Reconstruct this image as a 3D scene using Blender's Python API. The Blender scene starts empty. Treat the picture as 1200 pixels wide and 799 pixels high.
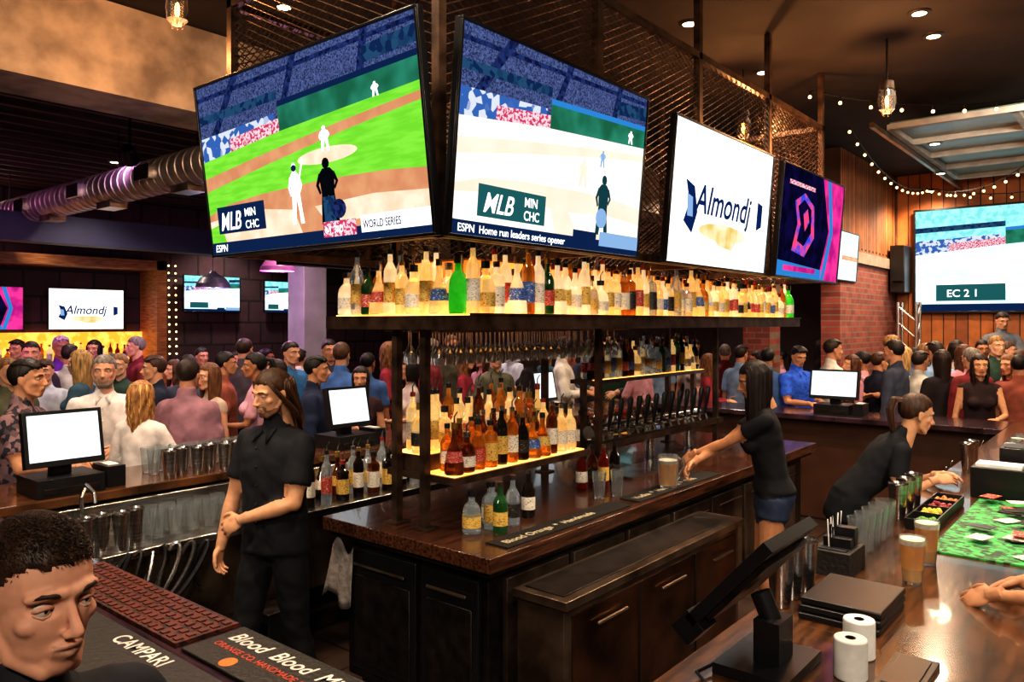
import bpy, math, random
import numpy as np
from mathutils import Vector, Matrix, Euler, noise
random.seed(7)
sc = bpy.context.scene
sc.view_settings.view_transform = 'Standard'
try: sc.view_settings.look = 'Medium High Contrast'
except Exception: pass
V3 = Vector

# ------------------------------------------------------------------ helpers
def C(h):
    h = h.lstrip('#'); o = []
    for i in (0, 2, 4):
        c = int(h[i:i+2], 16)/255
        o.append(c/12.92 if c <= .04045 else ((c+.055)/1.055)**2.4)
    return (*o, 1)

def site(e, n):   # survey metres (east of tripod, ahead of tripod) -> room axes
    return (.771*n+.637*e, .638*n-.770*e)

MATS = {}
def mat(name, col='#888888', rough=.5, metal=0, col2=None, scale=8, bump=0, stretch=(1, 1, 1), emit=0, ecol=None,
        trans=0, lo=.35, hi=.65, detail=3, coat=0, voro=False, sss=0, spec=.5):
    if name in MATS: return MATS[name]
    m = bpy.data.materials.new(name); m.use_nodes = True
    nt = m.node_tree; b = nt.nodes['Principled BSDF']; L = nt.links.new
    tc = nt.nodes.new('ShaderNodeTexCoord'); mp = nt.nodes.new('ShaderNodeMapping')
    mp.inputs['Scale'].default_value = stretch
    L(tc.outputs['Object'], mp.inputs['Vector'])
    if voro:
        nz = nt.nodes.new('ShaderNodeTexVoronoi'); nz.inputs['Scale'].default_value = scale; out = nz.outputs['Color']
    else:
        nz = nt.nodes.new('ShaderNodeTexNoise'); nz.inputs['Scale'].default_value = scale
        nz.inputs['Detail'].default_value = detail; out = nz.outputs['Fac']
    L(mp.outputs[0], nz.inputs['Vector'])
    cr = nt.nodes.new('ShaderNodeValToRGB')
    c1 = C(col); c2 = C(col2) if col2 else tuple(min(1, x*.72) for x in c1[:3])+(1,)
    cr.color_ramp.elements[0].position = lo; cr.color_ramp.elements[1].position = hi
    cr.color_ramp.elements[0].color = c2; cr.color_ramp.elements[1].color = c1
    L(out, cr.inputs[0]); L(cr.outputs[0], b.inputs['Base Color'])
    b.inputs['Roughness'].default_value = rough; b.inputs['Metallic'].default_value = metal
    b.inputs['Transmission Weight'].default_value = trans
    b.inputs['Coat Weight'].default_value = coat
    b.inputs['Specular IOR Level'].default_value = spec
    if sss:
        b.inputs['Subsurface Weight'].default_value = sss; b.inputs['Subsurface Radius'].default_value = (.02, .008, .004); b.inputs['Subsurface Scale'].default_value = 1
    if emit:
        b.inputs['Emission Strength'].default_value = emit
        if ecol: b.inputs['Emission Color'].default_value = C(ecol)
        else: L(cr.outputs[0], b.inputs['Emission Color'])
    if bump:
        bp = nt.nodes.new('ShaderNodeBump'); bp.inputs['Strength'].default_value = bump
        bp.inputs['Distance'].default_value = .02
        L(out, bp.inputs['Height']); L(bp.outputs[0], b.inputs['Normal'])
    MATS[name] = m
    return m

def em(name, col, s=1.0, col2=None, scale=20, voro=False, lo=.4, hi=.6, stretch=(1, 1, 1)):
    if name in MATS: return MATS[name]
    m = bpy.data.materials.new(name); m.use_nodes = True
    nt = m.node_tree; nt.nodes.clear(); L = nt.links.new
    o = nt.nodes.new('ShaderNodeOutputMaterial'); e = nt.nodes.new('ShaderNodeEmission')
    e.inputs[1].default_value = s; e.inputs[0].default_value = C(col); L(e.outputs[0], o.inputs[0])
    if col2:
        tc = nt.nodes.new('ShaderNodeTexCoord'); mp = nt.nodes.new('ShaderNodeMapping'); mp.inputs['Scale'].default_value = stretch
        L(tc.outputs['Object'], mp.inputs[0])
        n = nt.nodes.new('ShaderNodeTexVoronoi' if voro else 'ShaderNodeTexNoise'); n.inputs['Scale'].default_value = scale
        L(mp.outputs[0], n.inputs['Vector'])
        cr = nt.nodes.new('ShaderNodeValToRGB'); cr.color_ramp.elements[0].position = lo; cr.color_ramp.elements[1].position = hi
        cr.color_ramp.elements[0].color = C(col2); cr.color_ramp.elements[1].color = C(col)
        L(n.outputs['Color' if voro else 'Fac'], cr.inputs[0]); L(cr.outputs[0], e.inputs[0])
    MATS[name] = m
    return m

def brick(name, c1, c2, mortar, axis='x', scale=1.0, bw=.2, rh=.075, ms=.008, off=.5, bump=.4, rough=.8):
    if name in MATS: return MATS[name]
    m = bpy.data.materials.new(name); m.use_nodes = True
    nt = m.node_tree; b = nt.nodes['Principled BSDF']; L = nt.links.new
    tc = nt.nodes.new('ShaderNodeTexCoord'); sp = nt.nodes.new('ShaderNodeSeparateXYZ'); cb = nt.nodes.new('ShaderNodeCombineXYZ')
    L(tc.outputs['Object'], sp.inputs[0])
    a_, b_ = {'x': ('X', 'Z'), 'y': ('Y', 'Z'), 'zx': ('Z', 'X'), 'zy': ('Z', 'Y'), 'xy': ('X', 'Y')}[axis]
    L(sp.outputs[a_], cb.inputs[0]); L(sp.outputs[b_], cb.inputs[1])
    t = nt.nodes.new('ShaderNodeTexBrick'); t.offset = off
    t.inputs['Scale'].default_value = scale; t.inputs['Brick Width'].default_value = bw; t.inputs['Row Height'].default_value = rh
    t.inputs['Mortar Size'].default_value = ms; t.inputs['Color1'].default_value = C(c1); t.inputs['Color2'].default_value = C(c2)
    t.inputs['Mortar'].default_value = C(mortar)
    L(cb.outputs[0], t.inputs['Vector'])
    nz = nt.nodes.new('ShaderNodeTexNoise'); nz.inputs['Scale'].default_value = 6; L(tc.outputs['Object'], nz.inputs['Vector'])
    mx = nt.nodes.new('ShaderNodeMixRGB'); mx.blend_type = 'OVERLAY'; mx.inputs[0].default_value = .5
    L(t.outputs['Color'], mx.inputs[1]); L(nz.outputs['Fac'], mx.inputs[2]); L(mx.outputs[0], b.inputs['Base Color'])
    b.inputs['Roughness'].default_value = rough
    bp = nt.nodes.new('ShaderNodeBump'); bp.invert = True; bp.inputs['Strength'].default_value = bump; bp.inputs['Distance'].default_value = .02
    L(t.outputs['Fac'], bp.inputs['Height']); L(bp.outputs[0], b.inputs['Normal'])
    MATS[name] = m
    return m

def link(o): sc.collection.objects.link(o); return o
def empty(name, loc=(0, 0, 0), rot=(0, 0, 0)):
    o = bpy.data.objects.new(name, None); o.location = loc; o.rotation_euler = rot; o.empty_display_size = .1
    return link(o)

class MB:
    def __init__(s): s.v = []; s.f = []; s.m = []; s.mats = []; s.M = None
    def mi(s, mt):
        if mt not in s.mats: s.mats.append(mt)
        return s.mats.index(mt)
    def add(s, vs, fs, mt):
        b = len(s.v); i = s.mi(mt)
        if s.M is not None: vs = [s.M @ Vector(v) for v in vs]
        s.v += [tuple(v) for v in vs]; s.f += [tuple(b+k for k in f) for f in fs]; s.m += [i]*len(fs)
    def addmesh(s, V, F, idx):
        b = len(s.v)
        if s.M is not None:
            R = np.array(s.M.to_3x3()); V = V@R.T+np.array(s.M.translation)
        s.v += [tuple(v) for v in V.tolist()]; s.f += [tuple(b+k for k in f) for f in F]; s.m += list(idx)
    def box(s, x0, x1, y0, y1, z0, z1, mt):
        vs = [(x, y, z) for z in (z0, z1) for y in (y0, y1) for x in (x0, x1)]
        s.add(vs, [(0, 2, 3, 1), (4, 5, 7, 6), (0, 1, 5, 4), (2, 6, 7, 3), (0, 4, 6, 2), (1, 3, 7, 5)], mt)
    def ell(s, c, r, mt, seg=14, rings=9, R=None):
        if not hasattr(r, '__len__'): r = (r, r, r)
        vs = [V3((0, 0, 1))]
        for i in range(1, rings):
            t = math.pi*i/rings
            for j in range(seg):
                p = 2*math.pi*j/seg; vs.append(V3((math.sin(t)*math.cos(p), math.sin(t)*math.sin(p), math.cos(t))))
        vs.append(V3((0, 0, -1)))
        vs = [V3((v.x*r[0], v.y*r[1], v.z*r[2])) for v in vs]
        if R is not None: vs = [R@v for v in vs]
        vs = [v+V3(c) for v in vs]
        fs = [(0, 1+j, 1+(j+1) % seg) for j in range(seg)]
        for i in range(rings-2):
            for j in range(seg):
                a = 1+i*seg; k = (j+1) % seg; fs.append((a+j, a+seg+j, a+seg+k, a+k))
        l = len(vs)-1; a = 1+(rings-2)*seg
        fs += [(l, a+(j+1) % seg, a+j) for j in range(seg)]
        s.add(vs, fs, mt)
    def tube(s, pts, rad, mt, seg=10, balls=False):
        pts = [V3(p) for p in pts]
        if not hasattr(rad, '__len__'): rad = [rad]*len(pts)
        vs = []; n = len(pts); u = None
        for i, p in enumerate(pts):
            d = (pts[min(i+1, n-1)]-pts[max(i-1, 0)])
            if d.length < 1e-7: d = V3((0, 0, 1))
            d.normalize()
            if u is None:
                h = V3((0, 0, 1)) if abs(d.z) < .9 else V3((1, 0, 0)); u = d.cross(h).normalized()
            u = (u-d*u.dot(d)).normalized(); w = d.cross(u)
            for j in range(seg):
                a = 2*math.pi*j/seg; vs.append(p+(u*math.cos(a)+w*math.sin(a))*rad[i])
        fs = [(i*seg+j, i*seg+(j+1) % seg, (i+1)*seg+(j+1) % seg, (i+1)*seg+j) for i in range(n-1) for j in range(seg)]
        fs += [tuple(range(seg))[::-1], tuple((n-1)*seg+j for j in range(seg))]
        s.add(vs, fs, mt)
        if balls:
            for p, r in zip(pts, rad): s.ell(p, r*.99, mt, 10, 7)
    def lathe(s, prof, base, mt, seg=12):
        bx, by, bz = base; vs = []
        for p in prof:
            for j in range(seg):
                a = 2*math.pi*j/seg; vs.append((bx+p[0]*math.cos(a), by+p[0]*math.sin(a), bz+p[1]))
        for i in range(len(prof)-1):
            mm = prof[i+1][2] if len(prof[i+1]) > 2 else mt
            b = i*seg
            s.add([vs[b+j] for j in range(2*seg)], [(j, (j+1) % seg, seg+(j+1) % seg, seg+j) for j in range(seg)], mm)
    def mesh(s, name='m'):
        me = bpy.data.meshes.new(name); me.from_pydata(s.v, [], s.f)
        for m in s.mats: me.materials.append(m)
        me.polygons.foreach_set('material_index', s.m); me.update()
        return me
    def obj(s, name, parent=None, ang=35, bevel=0, smooth=True):
        me = s.mesh(name); me.validate(); o = bpy.data.objects.new(name, me)
        if smooth:
            me.polygons.foreach_set('use_smooth', [True]*len(me.polygons))
            me.set_sharp_from_angle(angle=math.radians(ang))
        if parent: o.parent = parent
        if bevel:
            b = o.modifiers.new('b', 'BEVEL'); b.width = bevel; b.segments = 2; b.limit_method = 'ANGLE'; b.angle_limit = math.radians(50)
        return link(o)

def vox(mb, size, sm=4, normals=False):
    ob = bpy.data.objects.new('tmp', mb.mesh()); link(ob)
    r = ob.modifiers.new('r', 'REMESH'); r.mode = 'VOXEL'; r.voxel_size = size
    if sm:
        k = ob.modifiers.new('s', 'SMOOTH'); k.factor = .5; k.iterations = sm
    dg = bpy.context.evaluated_depsgraph_get(); ev = ob.evaluated_get(dg)
    me = bpy.data.meshes.new_from_object(ev)
    V = np.zeros(len(me.vertices)*3); me.vertices.foreach_get('co', V); V = V.reshape(-1, 3)
    N = None
    if normals:
        N = np.array([v.normal[:] for v in me.vertices])
    F = [tuple(p.vertices) for p in me.polygons]
    old = ob.data; bpy.data.objects.remove(ob); bpy.data.meshes.remove(old); bpy.data.meshes.remove(me)
    return (V, F, N) if normals else (V, F)

def text(body, size, mt, parent, loc, rot=(math.pi/2, 0, 0), name='lettering', sx=1, shear=0):
    cu = bpy.data.curves.new(name, 'FONT'); cu.body = body; cu.size = size; cu.extrude = .0004; cu.shear = shear; cu.offset = size*.012
    cu.materials.append(mt); o = bpy.data.objects.new(name, cu); o.location = loc; o.rotation_euler = rot; o.scale = (sx, 1, 1)
    if parent: o.parent = parent
    return link(o)

# ------------------------------------------------------------------ materials
M_wood = mat('dark_bar_wood', '#563423', .24, col2='#2a180f', scale=5, stretch=(1, 12, 12), bump=.04, coat=.3)
M_top = mat('varnished_bar_top', '#643f26', .18, col2='#332012', scale=3, stretch=(1.5, 14, 1), coat=.35)
M_topy = mat('varnished_bar_top_y', '#463038', .18, col2='#20141a', scale=3, stretch=(14, 1.5, 1), coat=.4)  # purple light on the left bar is tinted into this varnish
M_black = mat('black_plastic', '#18181b', .35, scale=30)
M_blackmetal = mat('black_steel', '#332c28', .4, .6, scale=14, col2='#1d1815')
M_rustmetal = mat('bronze_steel', '#6a5242', .42, .7, scale=10, col2='#3a2c23')
M_steel = mat('stainless_steel', '#d2d0ce', .25, 1, scale=9, stretch=(1, 1, 20), col2='#a09c98')
M_steeld = mat('worn_stainless', '#94806e', .3, .85, scale=4, col2='#4d4036', detail=6)
M_conc = mat('concrete', '#c8b296', .85, scale=3.2, col2='#80705e', bump=.5, detail=8)
M_white = mat('white_paper', '#eeeeea', .7, scale=20, col2='#dcdcd6')
M_glass = mat('clear_glass', '#eef4f6', .04, trans=.94, scale=5, col2='#e4ecee')
M_rubber = mat('rubber_mat', '#1a1815', .6, scale=60, col2='#100e0d', bump=.3)
M_redrub = mat('red_rubber_mat', '#5c2418', .55, scale=70, col2='#1e0c08', voro=True, bump=.6)
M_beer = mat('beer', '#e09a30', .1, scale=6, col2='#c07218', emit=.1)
M_foam = mat('beer_foam', '#f6ecd6', .8, scale=60)

# ------------------------------------------------------------------ room shell
m_floor = brick('floor_tiles', '#40312a', '#34271f', '#1a1410', 'xy', 1, .6, .6, .01, 0, .2, .35)
m_ceil = mat('dark_ceiling', '#2a2220', .8, scale=3, col2='#1b1614')
m_planks = brick('orange_wood_planks', '#b0672f', '#824722', '#30180b', 'zy', 1, 6, .16, .008, .5, .5, .6)
m_planksx = brick('orange_wood_planks_x', '#b87038', '#864c24', '#30190b', 'zx', 1, 6, .09, .014, .5, .8, .6)
m_brick = brick('red_brick', '#904538', '#6e3127', '#736156', 'x')
m_bricky = brick('red_brick_y', '#904538', '#6e3127', '#736156', 'y')
m_dkbrick = brick('dark_panelling', '#452c31', '#36242a', '#1b1317', 'x', 1, .5, .4, .02, .5, .6)
def slab(name, *a):
    m = MB(); m.box(*a); return m.obj(name, smooth=False)
slab('floor', -4, 13.2, -5, 13.2, -.1, 0, m_floor)
slab('ceiling', -4, 13.2, -5, 13.2, 4.25, 4.4, m_ceil)
slab('wall_east', 13, 13.2, -5, 3.05, 0, 4.25, m_planks)
slab('wall_east_brick', 13, 13.2, 3.05, 13.2, 0, 4.25, mat('dark_wall', '#3c2d2a', .8, scale=3))
slab('wall_north', -4, 13, 13, 13.2, 0, 4.25, m_dkbrick)
slab('wall_west', -4.2, -4, -5, 13.2, 0, 4.25, mat('west_plaster', '#6a5444', .8, scale=2))
slab('wall_south', -4, 13.2, -5.2, -5, 0, 4.25, MATS['west_plaster'])
m = MB(); m.box(10.25, 12.98, 3.06, 3.3, 0, 2.8, m_brick); m.box(10.2, 12.98, 3.02, 3.34, 2.8, 2.95, mat('stone_ledge', '#a08d7c', .7))
m.box(10.25, 12.98, 3.06, 3.3, 2.95, 4.24, m_planksx)
m.obj('wall_partition', smooth=False)
m = MB(); m.box(-3.9, 12.9, 5.6, 6.15, 3.6, 4.24, M_conc); m.obj('trim_concrete_beam', smooth=False)
m = MB(); mj = mat('dark_joist_wood', '#4a2c22', .7, col2='#241410', scale=4, stretch=(.5, 8, 8))
y = 6.3
while y < 12.9:
    m.box(-3.9, 12.9, y, y+.07, 3.98, 4.245, mj); y += .34
m.obj('trim_ceiling_joists', smooth=False)
m = MB(); m.box(-3.9, 12.9, 10.6, 10.9, 3.0, 3.35, mat('navy_soffit', '#1b2138', .6, scale=4)); m.obj('trim_soffit', smooth=False)

def duct(x, y0, y1, z, r):
    m = MB(); y = y0
    pts = []; rad = []
    while y < y1:
        pts += [(x, y, z), (x, y+.02, z), (x, y+.025, z), (x, y+.14, z)]; rad += [r+.008, r+.008, r, r]; y += .145
    m.tube(pts, rad, mat('galvanised_duct', '#aca098', .4, .75, scale=8, col2='#7a6e6a'), 20)
    yy = y0+.5
    while yy < y1:
        m.box(x-.09, x+.09, yy, yy+.32, z-r-.05, z-r+.02, M_steeld); m.box(x-r-.04, x-r+.02, yy+.5, yy+.8, z-.07, z+.07, M_steel)
        m.tube([(x, yy, z+r), (x, yy, 4.2)], .006, M_blackmetal, 6); yy += 1.6
    m.obj('ventilation_duct')
duct(3.6, 6.2, 12.9, 3.42, .17)

m = MB(); m.box(5.85, 6.2, 8.25, 8.6, 0, 4.24, mat('grey_column_paint', '#7f7d84', .7, scale=3)); m.box(5.8, 6.25, 8.2, 8.65, 0, .15, M_blackmetal)
m.obj('structural_column', bevel=.01)
m = MB(); m.box(9.55, 9.9, 3.7, 4.05, 0, 4.24, m_bricky); m.box(9.5, 9.95, 3.65, 4.1, 0, .15, M_blackmetal); m.obj('brick_column', smooth=False)

# ------------------------------------------------------------------ ring bar
m = MB()
zt0, zt1 = 1.02, 1.07
md = brick('bar_front_panels', '#462918', '#3d2516', '#180d08', 'x', 1, .6, 1.2, .02, 0, .5, .5)
m.box(.68, 8.6, .15, 1.0, zt0, zt1, M_top)
m.box(.68, 1.3, 1.0, 4.45, zt0, zt1, M_topy)
m.box(.68, 8.6, 4.45, 5.1, zt0, zt1, M_top)
m.box(7.9, 8.6, 1.0, 4.45, zt0, zt1, M_topy)
m.box(.85, 8.4, .35, .85, 0, zt0, md); m.box(.85, 1.15, .85, 4.6, 0, zt0, md)
m.box(.85, 8.4, 4.6, 4.95, 0, zt0, md); m.box(8.05, 8.4, .85, 4.6, 0, zt0, md)
m.obj('bar_counter', bevel=.006, smooth=False)

# ------------------------------------------------------------------ island back bar
m = MB()
IX0, IX1, IY0, IY1, IZ = 2.58, 6.9, 2.26, 3.47, .95
m.box(IX0, IX1, IY0, IY1, IZ-.07, IZ, M_wood)
m.box(IX0+.03, IX1-.03, IY0+.03, IY1-.03, IZ-.1, IZ-.07, M_blackmetal)
m.box(IX0+.1, IX1-.1, IY0+.1, IY1-.1, .1, IZ-.1, M_blackmetal)
m.box(IX0+.15, IX1-.15, IY0+.15, IY1-.15, 0, .1, M_black)
for y0, y1 in ((IY0+.14, IY0+.52), (IY0+.56, IY1-.14)):
    m.box(IX0+.075, IX0+.1, y0, y1, .16, .8, M_black); m.tube([(IX0+.055, y0+.06, .72), (IX0+.055, y1-.06, .72)], .009, M_steeld, 8)
    m.box(IX0+.068, IX0+.076, y0+.04, y1-.04, .2, .66, M_blackmetal)
x = IX0+.2
while x < IX1-.6:
    m.box(x, x+.5, IY0+.07, IY0+.1, .16, .8, M_steeld); m.tube([(x+.06, IY0+.05, .74), (x+.44, IY0+.05, .74)], .008, M_steel, 8); x += .55
m.obj('back_bar_cabinet', bevel=.006, ang=40)
m = MB()
m.box(2.72, 4.55, 1.96, 2.22, .12, .76, M_steeld); m.box(2.70, 4.57, 1.93, 2.23, .76, .8, M_steeld)
m.box(2.75, 4.52, 1.98, 2.2, .8, .806, M_blackmetal); m.box(2.78, 4.5, 1.952, 1.96, .16, .72, mat('bronze_panel', '#805840', .3, .85, scale=3, col2='#3a261a', detail=6))
for x in (3.34, 3.95): m.box(x, x+.012, 1.946, 1.954, .16, .72, M_black)
for x in (2.84, 3.44, 4.04): m.tube([(x+.1, 1.93, .64), (x+.36, 1.93, .64)], .008, M_steeld, 8)
for x in (2.78, 4.5):
    for y in (2.0, 2.18): m.tube([(x, y, 0), (x, y, .12)], .02, M_steel, 8)
m.obj('undercounter_ice_chest', bevel=.006)

# ------------------------------------------------------------------ bottles
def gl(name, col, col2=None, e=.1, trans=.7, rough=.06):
    return mat(name, col, rough, col2=col2 or col, scale=12, emit=e, trans=trans, coat=.3)  # emission puts the shelf backlight's glow into the bottle glass itself
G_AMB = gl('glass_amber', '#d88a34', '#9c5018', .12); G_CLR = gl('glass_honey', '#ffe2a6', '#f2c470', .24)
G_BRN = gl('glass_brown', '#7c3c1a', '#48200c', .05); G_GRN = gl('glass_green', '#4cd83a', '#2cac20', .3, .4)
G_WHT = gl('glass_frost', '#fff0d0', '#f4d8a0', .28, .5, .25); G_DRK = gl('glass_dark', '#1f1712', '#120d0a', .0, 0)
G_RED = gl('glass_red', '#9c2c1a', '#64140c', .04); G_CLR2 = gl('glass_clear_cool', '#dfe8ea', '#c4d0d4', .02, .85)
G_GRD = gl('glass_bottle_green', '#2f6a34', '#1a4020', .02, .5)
def lab(n, a, b, lo=.42, hi=.5): return mat(n, a, .55, scale=130, col2=b, lo=lo, hi=hi, stretch=(.7, .7, 2.2), detail=1)
L_W = lab('label_white', '#efe8d8', '#8f8474', .36, .42); L_B = lab('label_black', '#18171b', '#a08b58', .3, .36)
L_R = lab('label_red', '#b8352a', '#e8dcc0', .34, .4); L_G = lab('label_gold', '#dfb95c', '#6b4716', .36, .44)
L_BL = lab('label_blue', '#2b559f', '#e0e4ea', .34, .4)
K_B = mat('cap_black', '#131315', .4); K_S = M_steel; K_G = mat('cap_gold', '#c29a46', .3, .8); K_R = mat('cap_red', '#8d1a15', .4)
def bottle(m, x, y, z, k, g, lb, cp, h=1.0, seg=12, spout=False):
    if k == 0: P = [(0, 0), (.035, 0), (.038, .008), (.038, .05), (.0386, .051, lb), (.0386, .13, lb), (.038, .131), (.038, .165), (.036, .183), (.028, .205), (.017, .222), (.0135, .24), (.0135, .27), (.0155, .272, cp), (.0155, .3, cp), (0, .3, cp)]
    elif k == 1: P = [(0, 0), (.033, 0), (.035, .01), (.035, .06), (.0356, .061, lb), (.0356, .16, lb), (.035, .161), (.035, .205), (.032, .225), (.022, .245), (.014, .26), (.013, .3), (.0145, .302, cp), (.0145, .325, cp), (0, .325, cp)]
    elif k == 2: P = [(0, 0), (.044, 0), (.048, .01), (.048, .035), (.0485, .036, lb), (.0485, .1, lb), (.048, .101), (.047, .125), (.042, .148), (.03, .168), (.018, .18), (.016, .21), (.022, .212, cp), (.022, .245, cp), (0, .245, cp)]
    elif k == 3: P = [(0, 0), (.05, 0), (.054, .01), (.05, .07), (.0485, .071, lb), (.038, .13, lb), (.027, .16), (.018, .185), (.014, .21), (.014, .25), (.017, .252, cp), (.017, .285, cp), (0, .285, cp)]
    else: P = [(0, 0), (.041, 0), (.042, .006), (.042, .04), (.0426, .041, lb), (.0426, .145, lb), (.042, .146), (.042, .18), (.039, .195), (.028, .206), (.016, .214), (.014, .245), (.018, .247, cp), (.018, .275, cp), (0, .275, cp)]
    P = [(p[0],)+(p[1]*h,)+tuple(p[2:]) for p in P]
    m.lathe(P, (x, y, z), g, seg)
    if spout:
        t = P[-1][1]; m.tube([(x, y, z+t), (x, y, z+t+.03), (x+.012, y-.01, z+t+.055)], [.005, .004, .003], M_steel, 6)
def rbottle(m, x, y, z, pal, seg=12, sp=.3, hl=(.92, 1.08)):
    g = random.choice(pal); bottle(m, x, y, z, random.choice([0, 0, 1, 1, 2, 3, 4]), g, random.choice([L_W, L_W, L_W, L_B, L_R, L_G, L_G, L_G, L_BL]),
                                   random.choice([K_B, K_B, K_S, K_G, K_R]), random.uniform(*hl), seg, random.random() < sp)
WARM = [G_CLR]*5+[G_WHT]*4+[G_AMB, G_AMB, G_CLR2, G_CLR2, G_GRD]
rack = empty('bottle_rack')
m = MB()
m.box(2.64, 6.95, 2.42, 3.52, 1.965, 2.035, M_rustmetal); m.box(2.63, 6.96, 2.41, 2.43, 2.035, 2.045, M_rustmetal)
E_shelf = em('amber_light_panel', '#ffb858', 5.5, '#ff9c34', 6)
E_shelf2 = em('amber_light_panel_soft', '#ffba66', 3.2, '#ffa040', 6)
m.box(2.68, 6.91, 2.45, 2.68, 2.035, 2.04, E_shelf); m.box(2.68, 2.95, 2.68, 3.48, 2.035, 2.04, E_shelf)
m.box(3.0, 6.7, 2.74, 3.2, 2.04, 2.34, mat('rack_core', '#8a4a20', .5, scale=6)); m.box(3.0, 6.7, 2.735, 2.74, 2.05, 2.33, em('backlit_panel', '#ffa040', 1.5, '#d06c1c', 3))
m.box(2.995, 3.0, 2.76, 3.2, 2.05, 2.33, MATS['backlit_panel'])
for (x, y) in ((2.75, 2.85), (2.75, 3.06), (4.35, 2.85), (6.15, 2.85), (6.15, 3.3), (4.35, 3.3)):
    m.box(x-.02, x+.02, y-.02, y+.02, .951, 1.965, M_rustmetal); m.box(x-.05, x+.05, y-.05, y+.05, .951, .96, M_rustmetal)
m.box(2.77, 3.95, 2.66, 3.16, 1.19, 1.225, M_rustmetal); m.box(2.79, 3.93, 2.68, 2.89, 1.225, 1.23, E_shelf2)
m.box(2.79, 3.93, 2.9, 3.14, 1.225, 1.31, M_rustmetal); m.box(2.8, 3.92, 2.92, 3.13, 1.31, 1.315, E_shelf2)
m.box(4.35, 6.2, 2.8, 2.86, 1.16, 1.2, M_rustmetal)
m.box(4.9, 6.8, 3.25, 3.47, 1.53, 1.56, M_rustmetal); m.box(4.92, 6.78, 3.26, 3.28, 1.56, 1.563, E_shelf2)
for x in (4.92, 6.76): m.box(x-.02, x+.02, 3.34, 3.38, .951, 1.53, M_rustmetal)
for y in (2.95, 3.06, 3.17, 3.28, 3.39): m.box(2.95, 4.9, y-.006, y+.006, 1.945, 1.965, M_steel)
m.obj('rack_frame', rack, smooth=False)
m = MB()
x = 2.73
while x < 6.88:
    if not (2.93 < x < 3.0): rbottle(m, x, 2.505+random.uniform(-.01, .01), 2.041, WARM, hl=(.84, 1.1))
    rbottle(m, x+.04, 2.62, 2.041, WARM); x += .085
y = 2.72
while y < 3.46:
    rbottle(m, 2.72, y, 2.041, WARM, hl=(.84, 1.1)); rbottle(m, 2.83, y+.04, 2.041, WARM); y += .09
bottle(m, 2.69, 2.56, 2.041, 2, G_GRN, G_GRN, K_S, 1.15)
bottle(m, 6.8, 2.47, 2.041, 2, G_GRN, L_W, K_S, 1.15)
m.obj('upper_shelf_bottles', rack)
m = MB()
x = 2.84
while x < 3.9:
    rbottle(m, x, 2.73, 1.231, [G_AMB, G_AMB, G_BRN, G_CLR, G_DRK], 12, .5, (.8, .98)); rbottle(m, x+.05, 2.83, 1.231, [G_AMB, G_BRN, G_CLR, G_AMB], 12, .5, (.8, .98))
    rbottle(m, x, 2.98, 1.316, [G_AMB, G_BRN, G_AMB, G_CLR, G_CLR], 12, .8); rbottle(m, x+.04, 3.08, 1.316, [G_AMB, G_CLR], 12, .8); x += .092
m.obj('lower_shelf_bottles', rack)
m = MB()
x = 4.98
while x < 6.75:
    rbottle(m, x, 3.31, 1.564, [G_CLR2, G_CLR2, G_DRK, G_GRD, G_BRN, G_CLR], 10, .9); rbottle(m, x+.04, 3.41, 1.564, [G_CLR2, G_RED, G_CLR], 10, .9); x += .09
m.obj('middle_shelf_bottles', rack)
m = MB()
for y in (3.0, 3.11, 3.22, 3.33):
    x = 3.0
    while x < 4.85:
        m.lathe([(0, 0), (.034, -.001), (.034, -.003), (.005, -.006), (.0035, -.08), (.01, -.095), (.032, -.125), (.036, -.15), (.03, -.19), (.029, -.19), (.034, -.15), (.03, -.127), (.004, -.1)], (x, y, 1.955), M_glass, 12)
        x += .085
m.obj('hanging_wine_glasses', rack)
m = MB()
for (x, y, g, k) in ((2.98, 2.6, G_CLR2, 4), (3.1, 2.56, G_CLR2, 0), (3.06, 2.68, G_CLR2, 2), (3.28, 2.6, G_DRK, 0), (4.05, 2.78, G_RED, 0), (4.15, 2.68, G_RED, 1), (4.2, 2.8, G_BRN, 0),
                     (4.28, 2.68, G_DRK, 1), (2.85, 2.62, G_CLR2, 2), (2.93, 2.5, G_GRD, 0), (6.3, 2.6, G_BRN, 0), (6.45, 2.6, G_GRD, 1), (6.6, 2.62, G_DRK, 0)):
    bottle(m, x, y, .951, k, g, random.choice([L_W, L_B, L_G]), random.choice([K_B, K_S]), .86, 12)
m.obj('liquor_bottles')

# draft tower
m = MB()
tx = [4.55+.125*i for i in range(13)]
m.tube([(4.45, 3.0, 1.24), (6.1, 3.0, 1.24)], .045, M_steel, 14)
for x in (4.7, 5.3, 5.95): m.tube([(x, 3.0, .955), (x, 3.0, 1.24)], .04, M_steel, 12)
for x in tx:
    m.tube([(x, 2.96, 1.24), (x, 2.9, 1.24), (x, 2.88, 1.2), (x, 2.87, 1.15)], [.013, .013, .012, .008], M_steel, 8)
    m.tube([(x, 2.9, 1.25), (x, 2.895, 1.28), (x, 2.88, 1.36), (x, 2.87, 1.45), (x, 2.87, 1.47)], [.007, .012, .017, .022, .012], M_black, 8)
m.box(4.5, 6.1, 2.68, 2.92, .951, .965, M_steel)
m.obj('draft_beer_tower')

m = MB()
for x0 in (2.75, 3.95): m.box(x0, x0+1.1, 2.3, 2.44, .951, .958, M_rubber)
o = m.obj('counter_drip_mat', smooth=False)
for i in range(2):
    text(['Blood Orange  *  Handmade', 'Vodka  *  Handmade  *  1906'][i], .065, mat('mat_print', '#d8c9a8', .6), o, (2.8+i*1.2, 2.345, .9585), (0, 0, 0))

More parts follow.
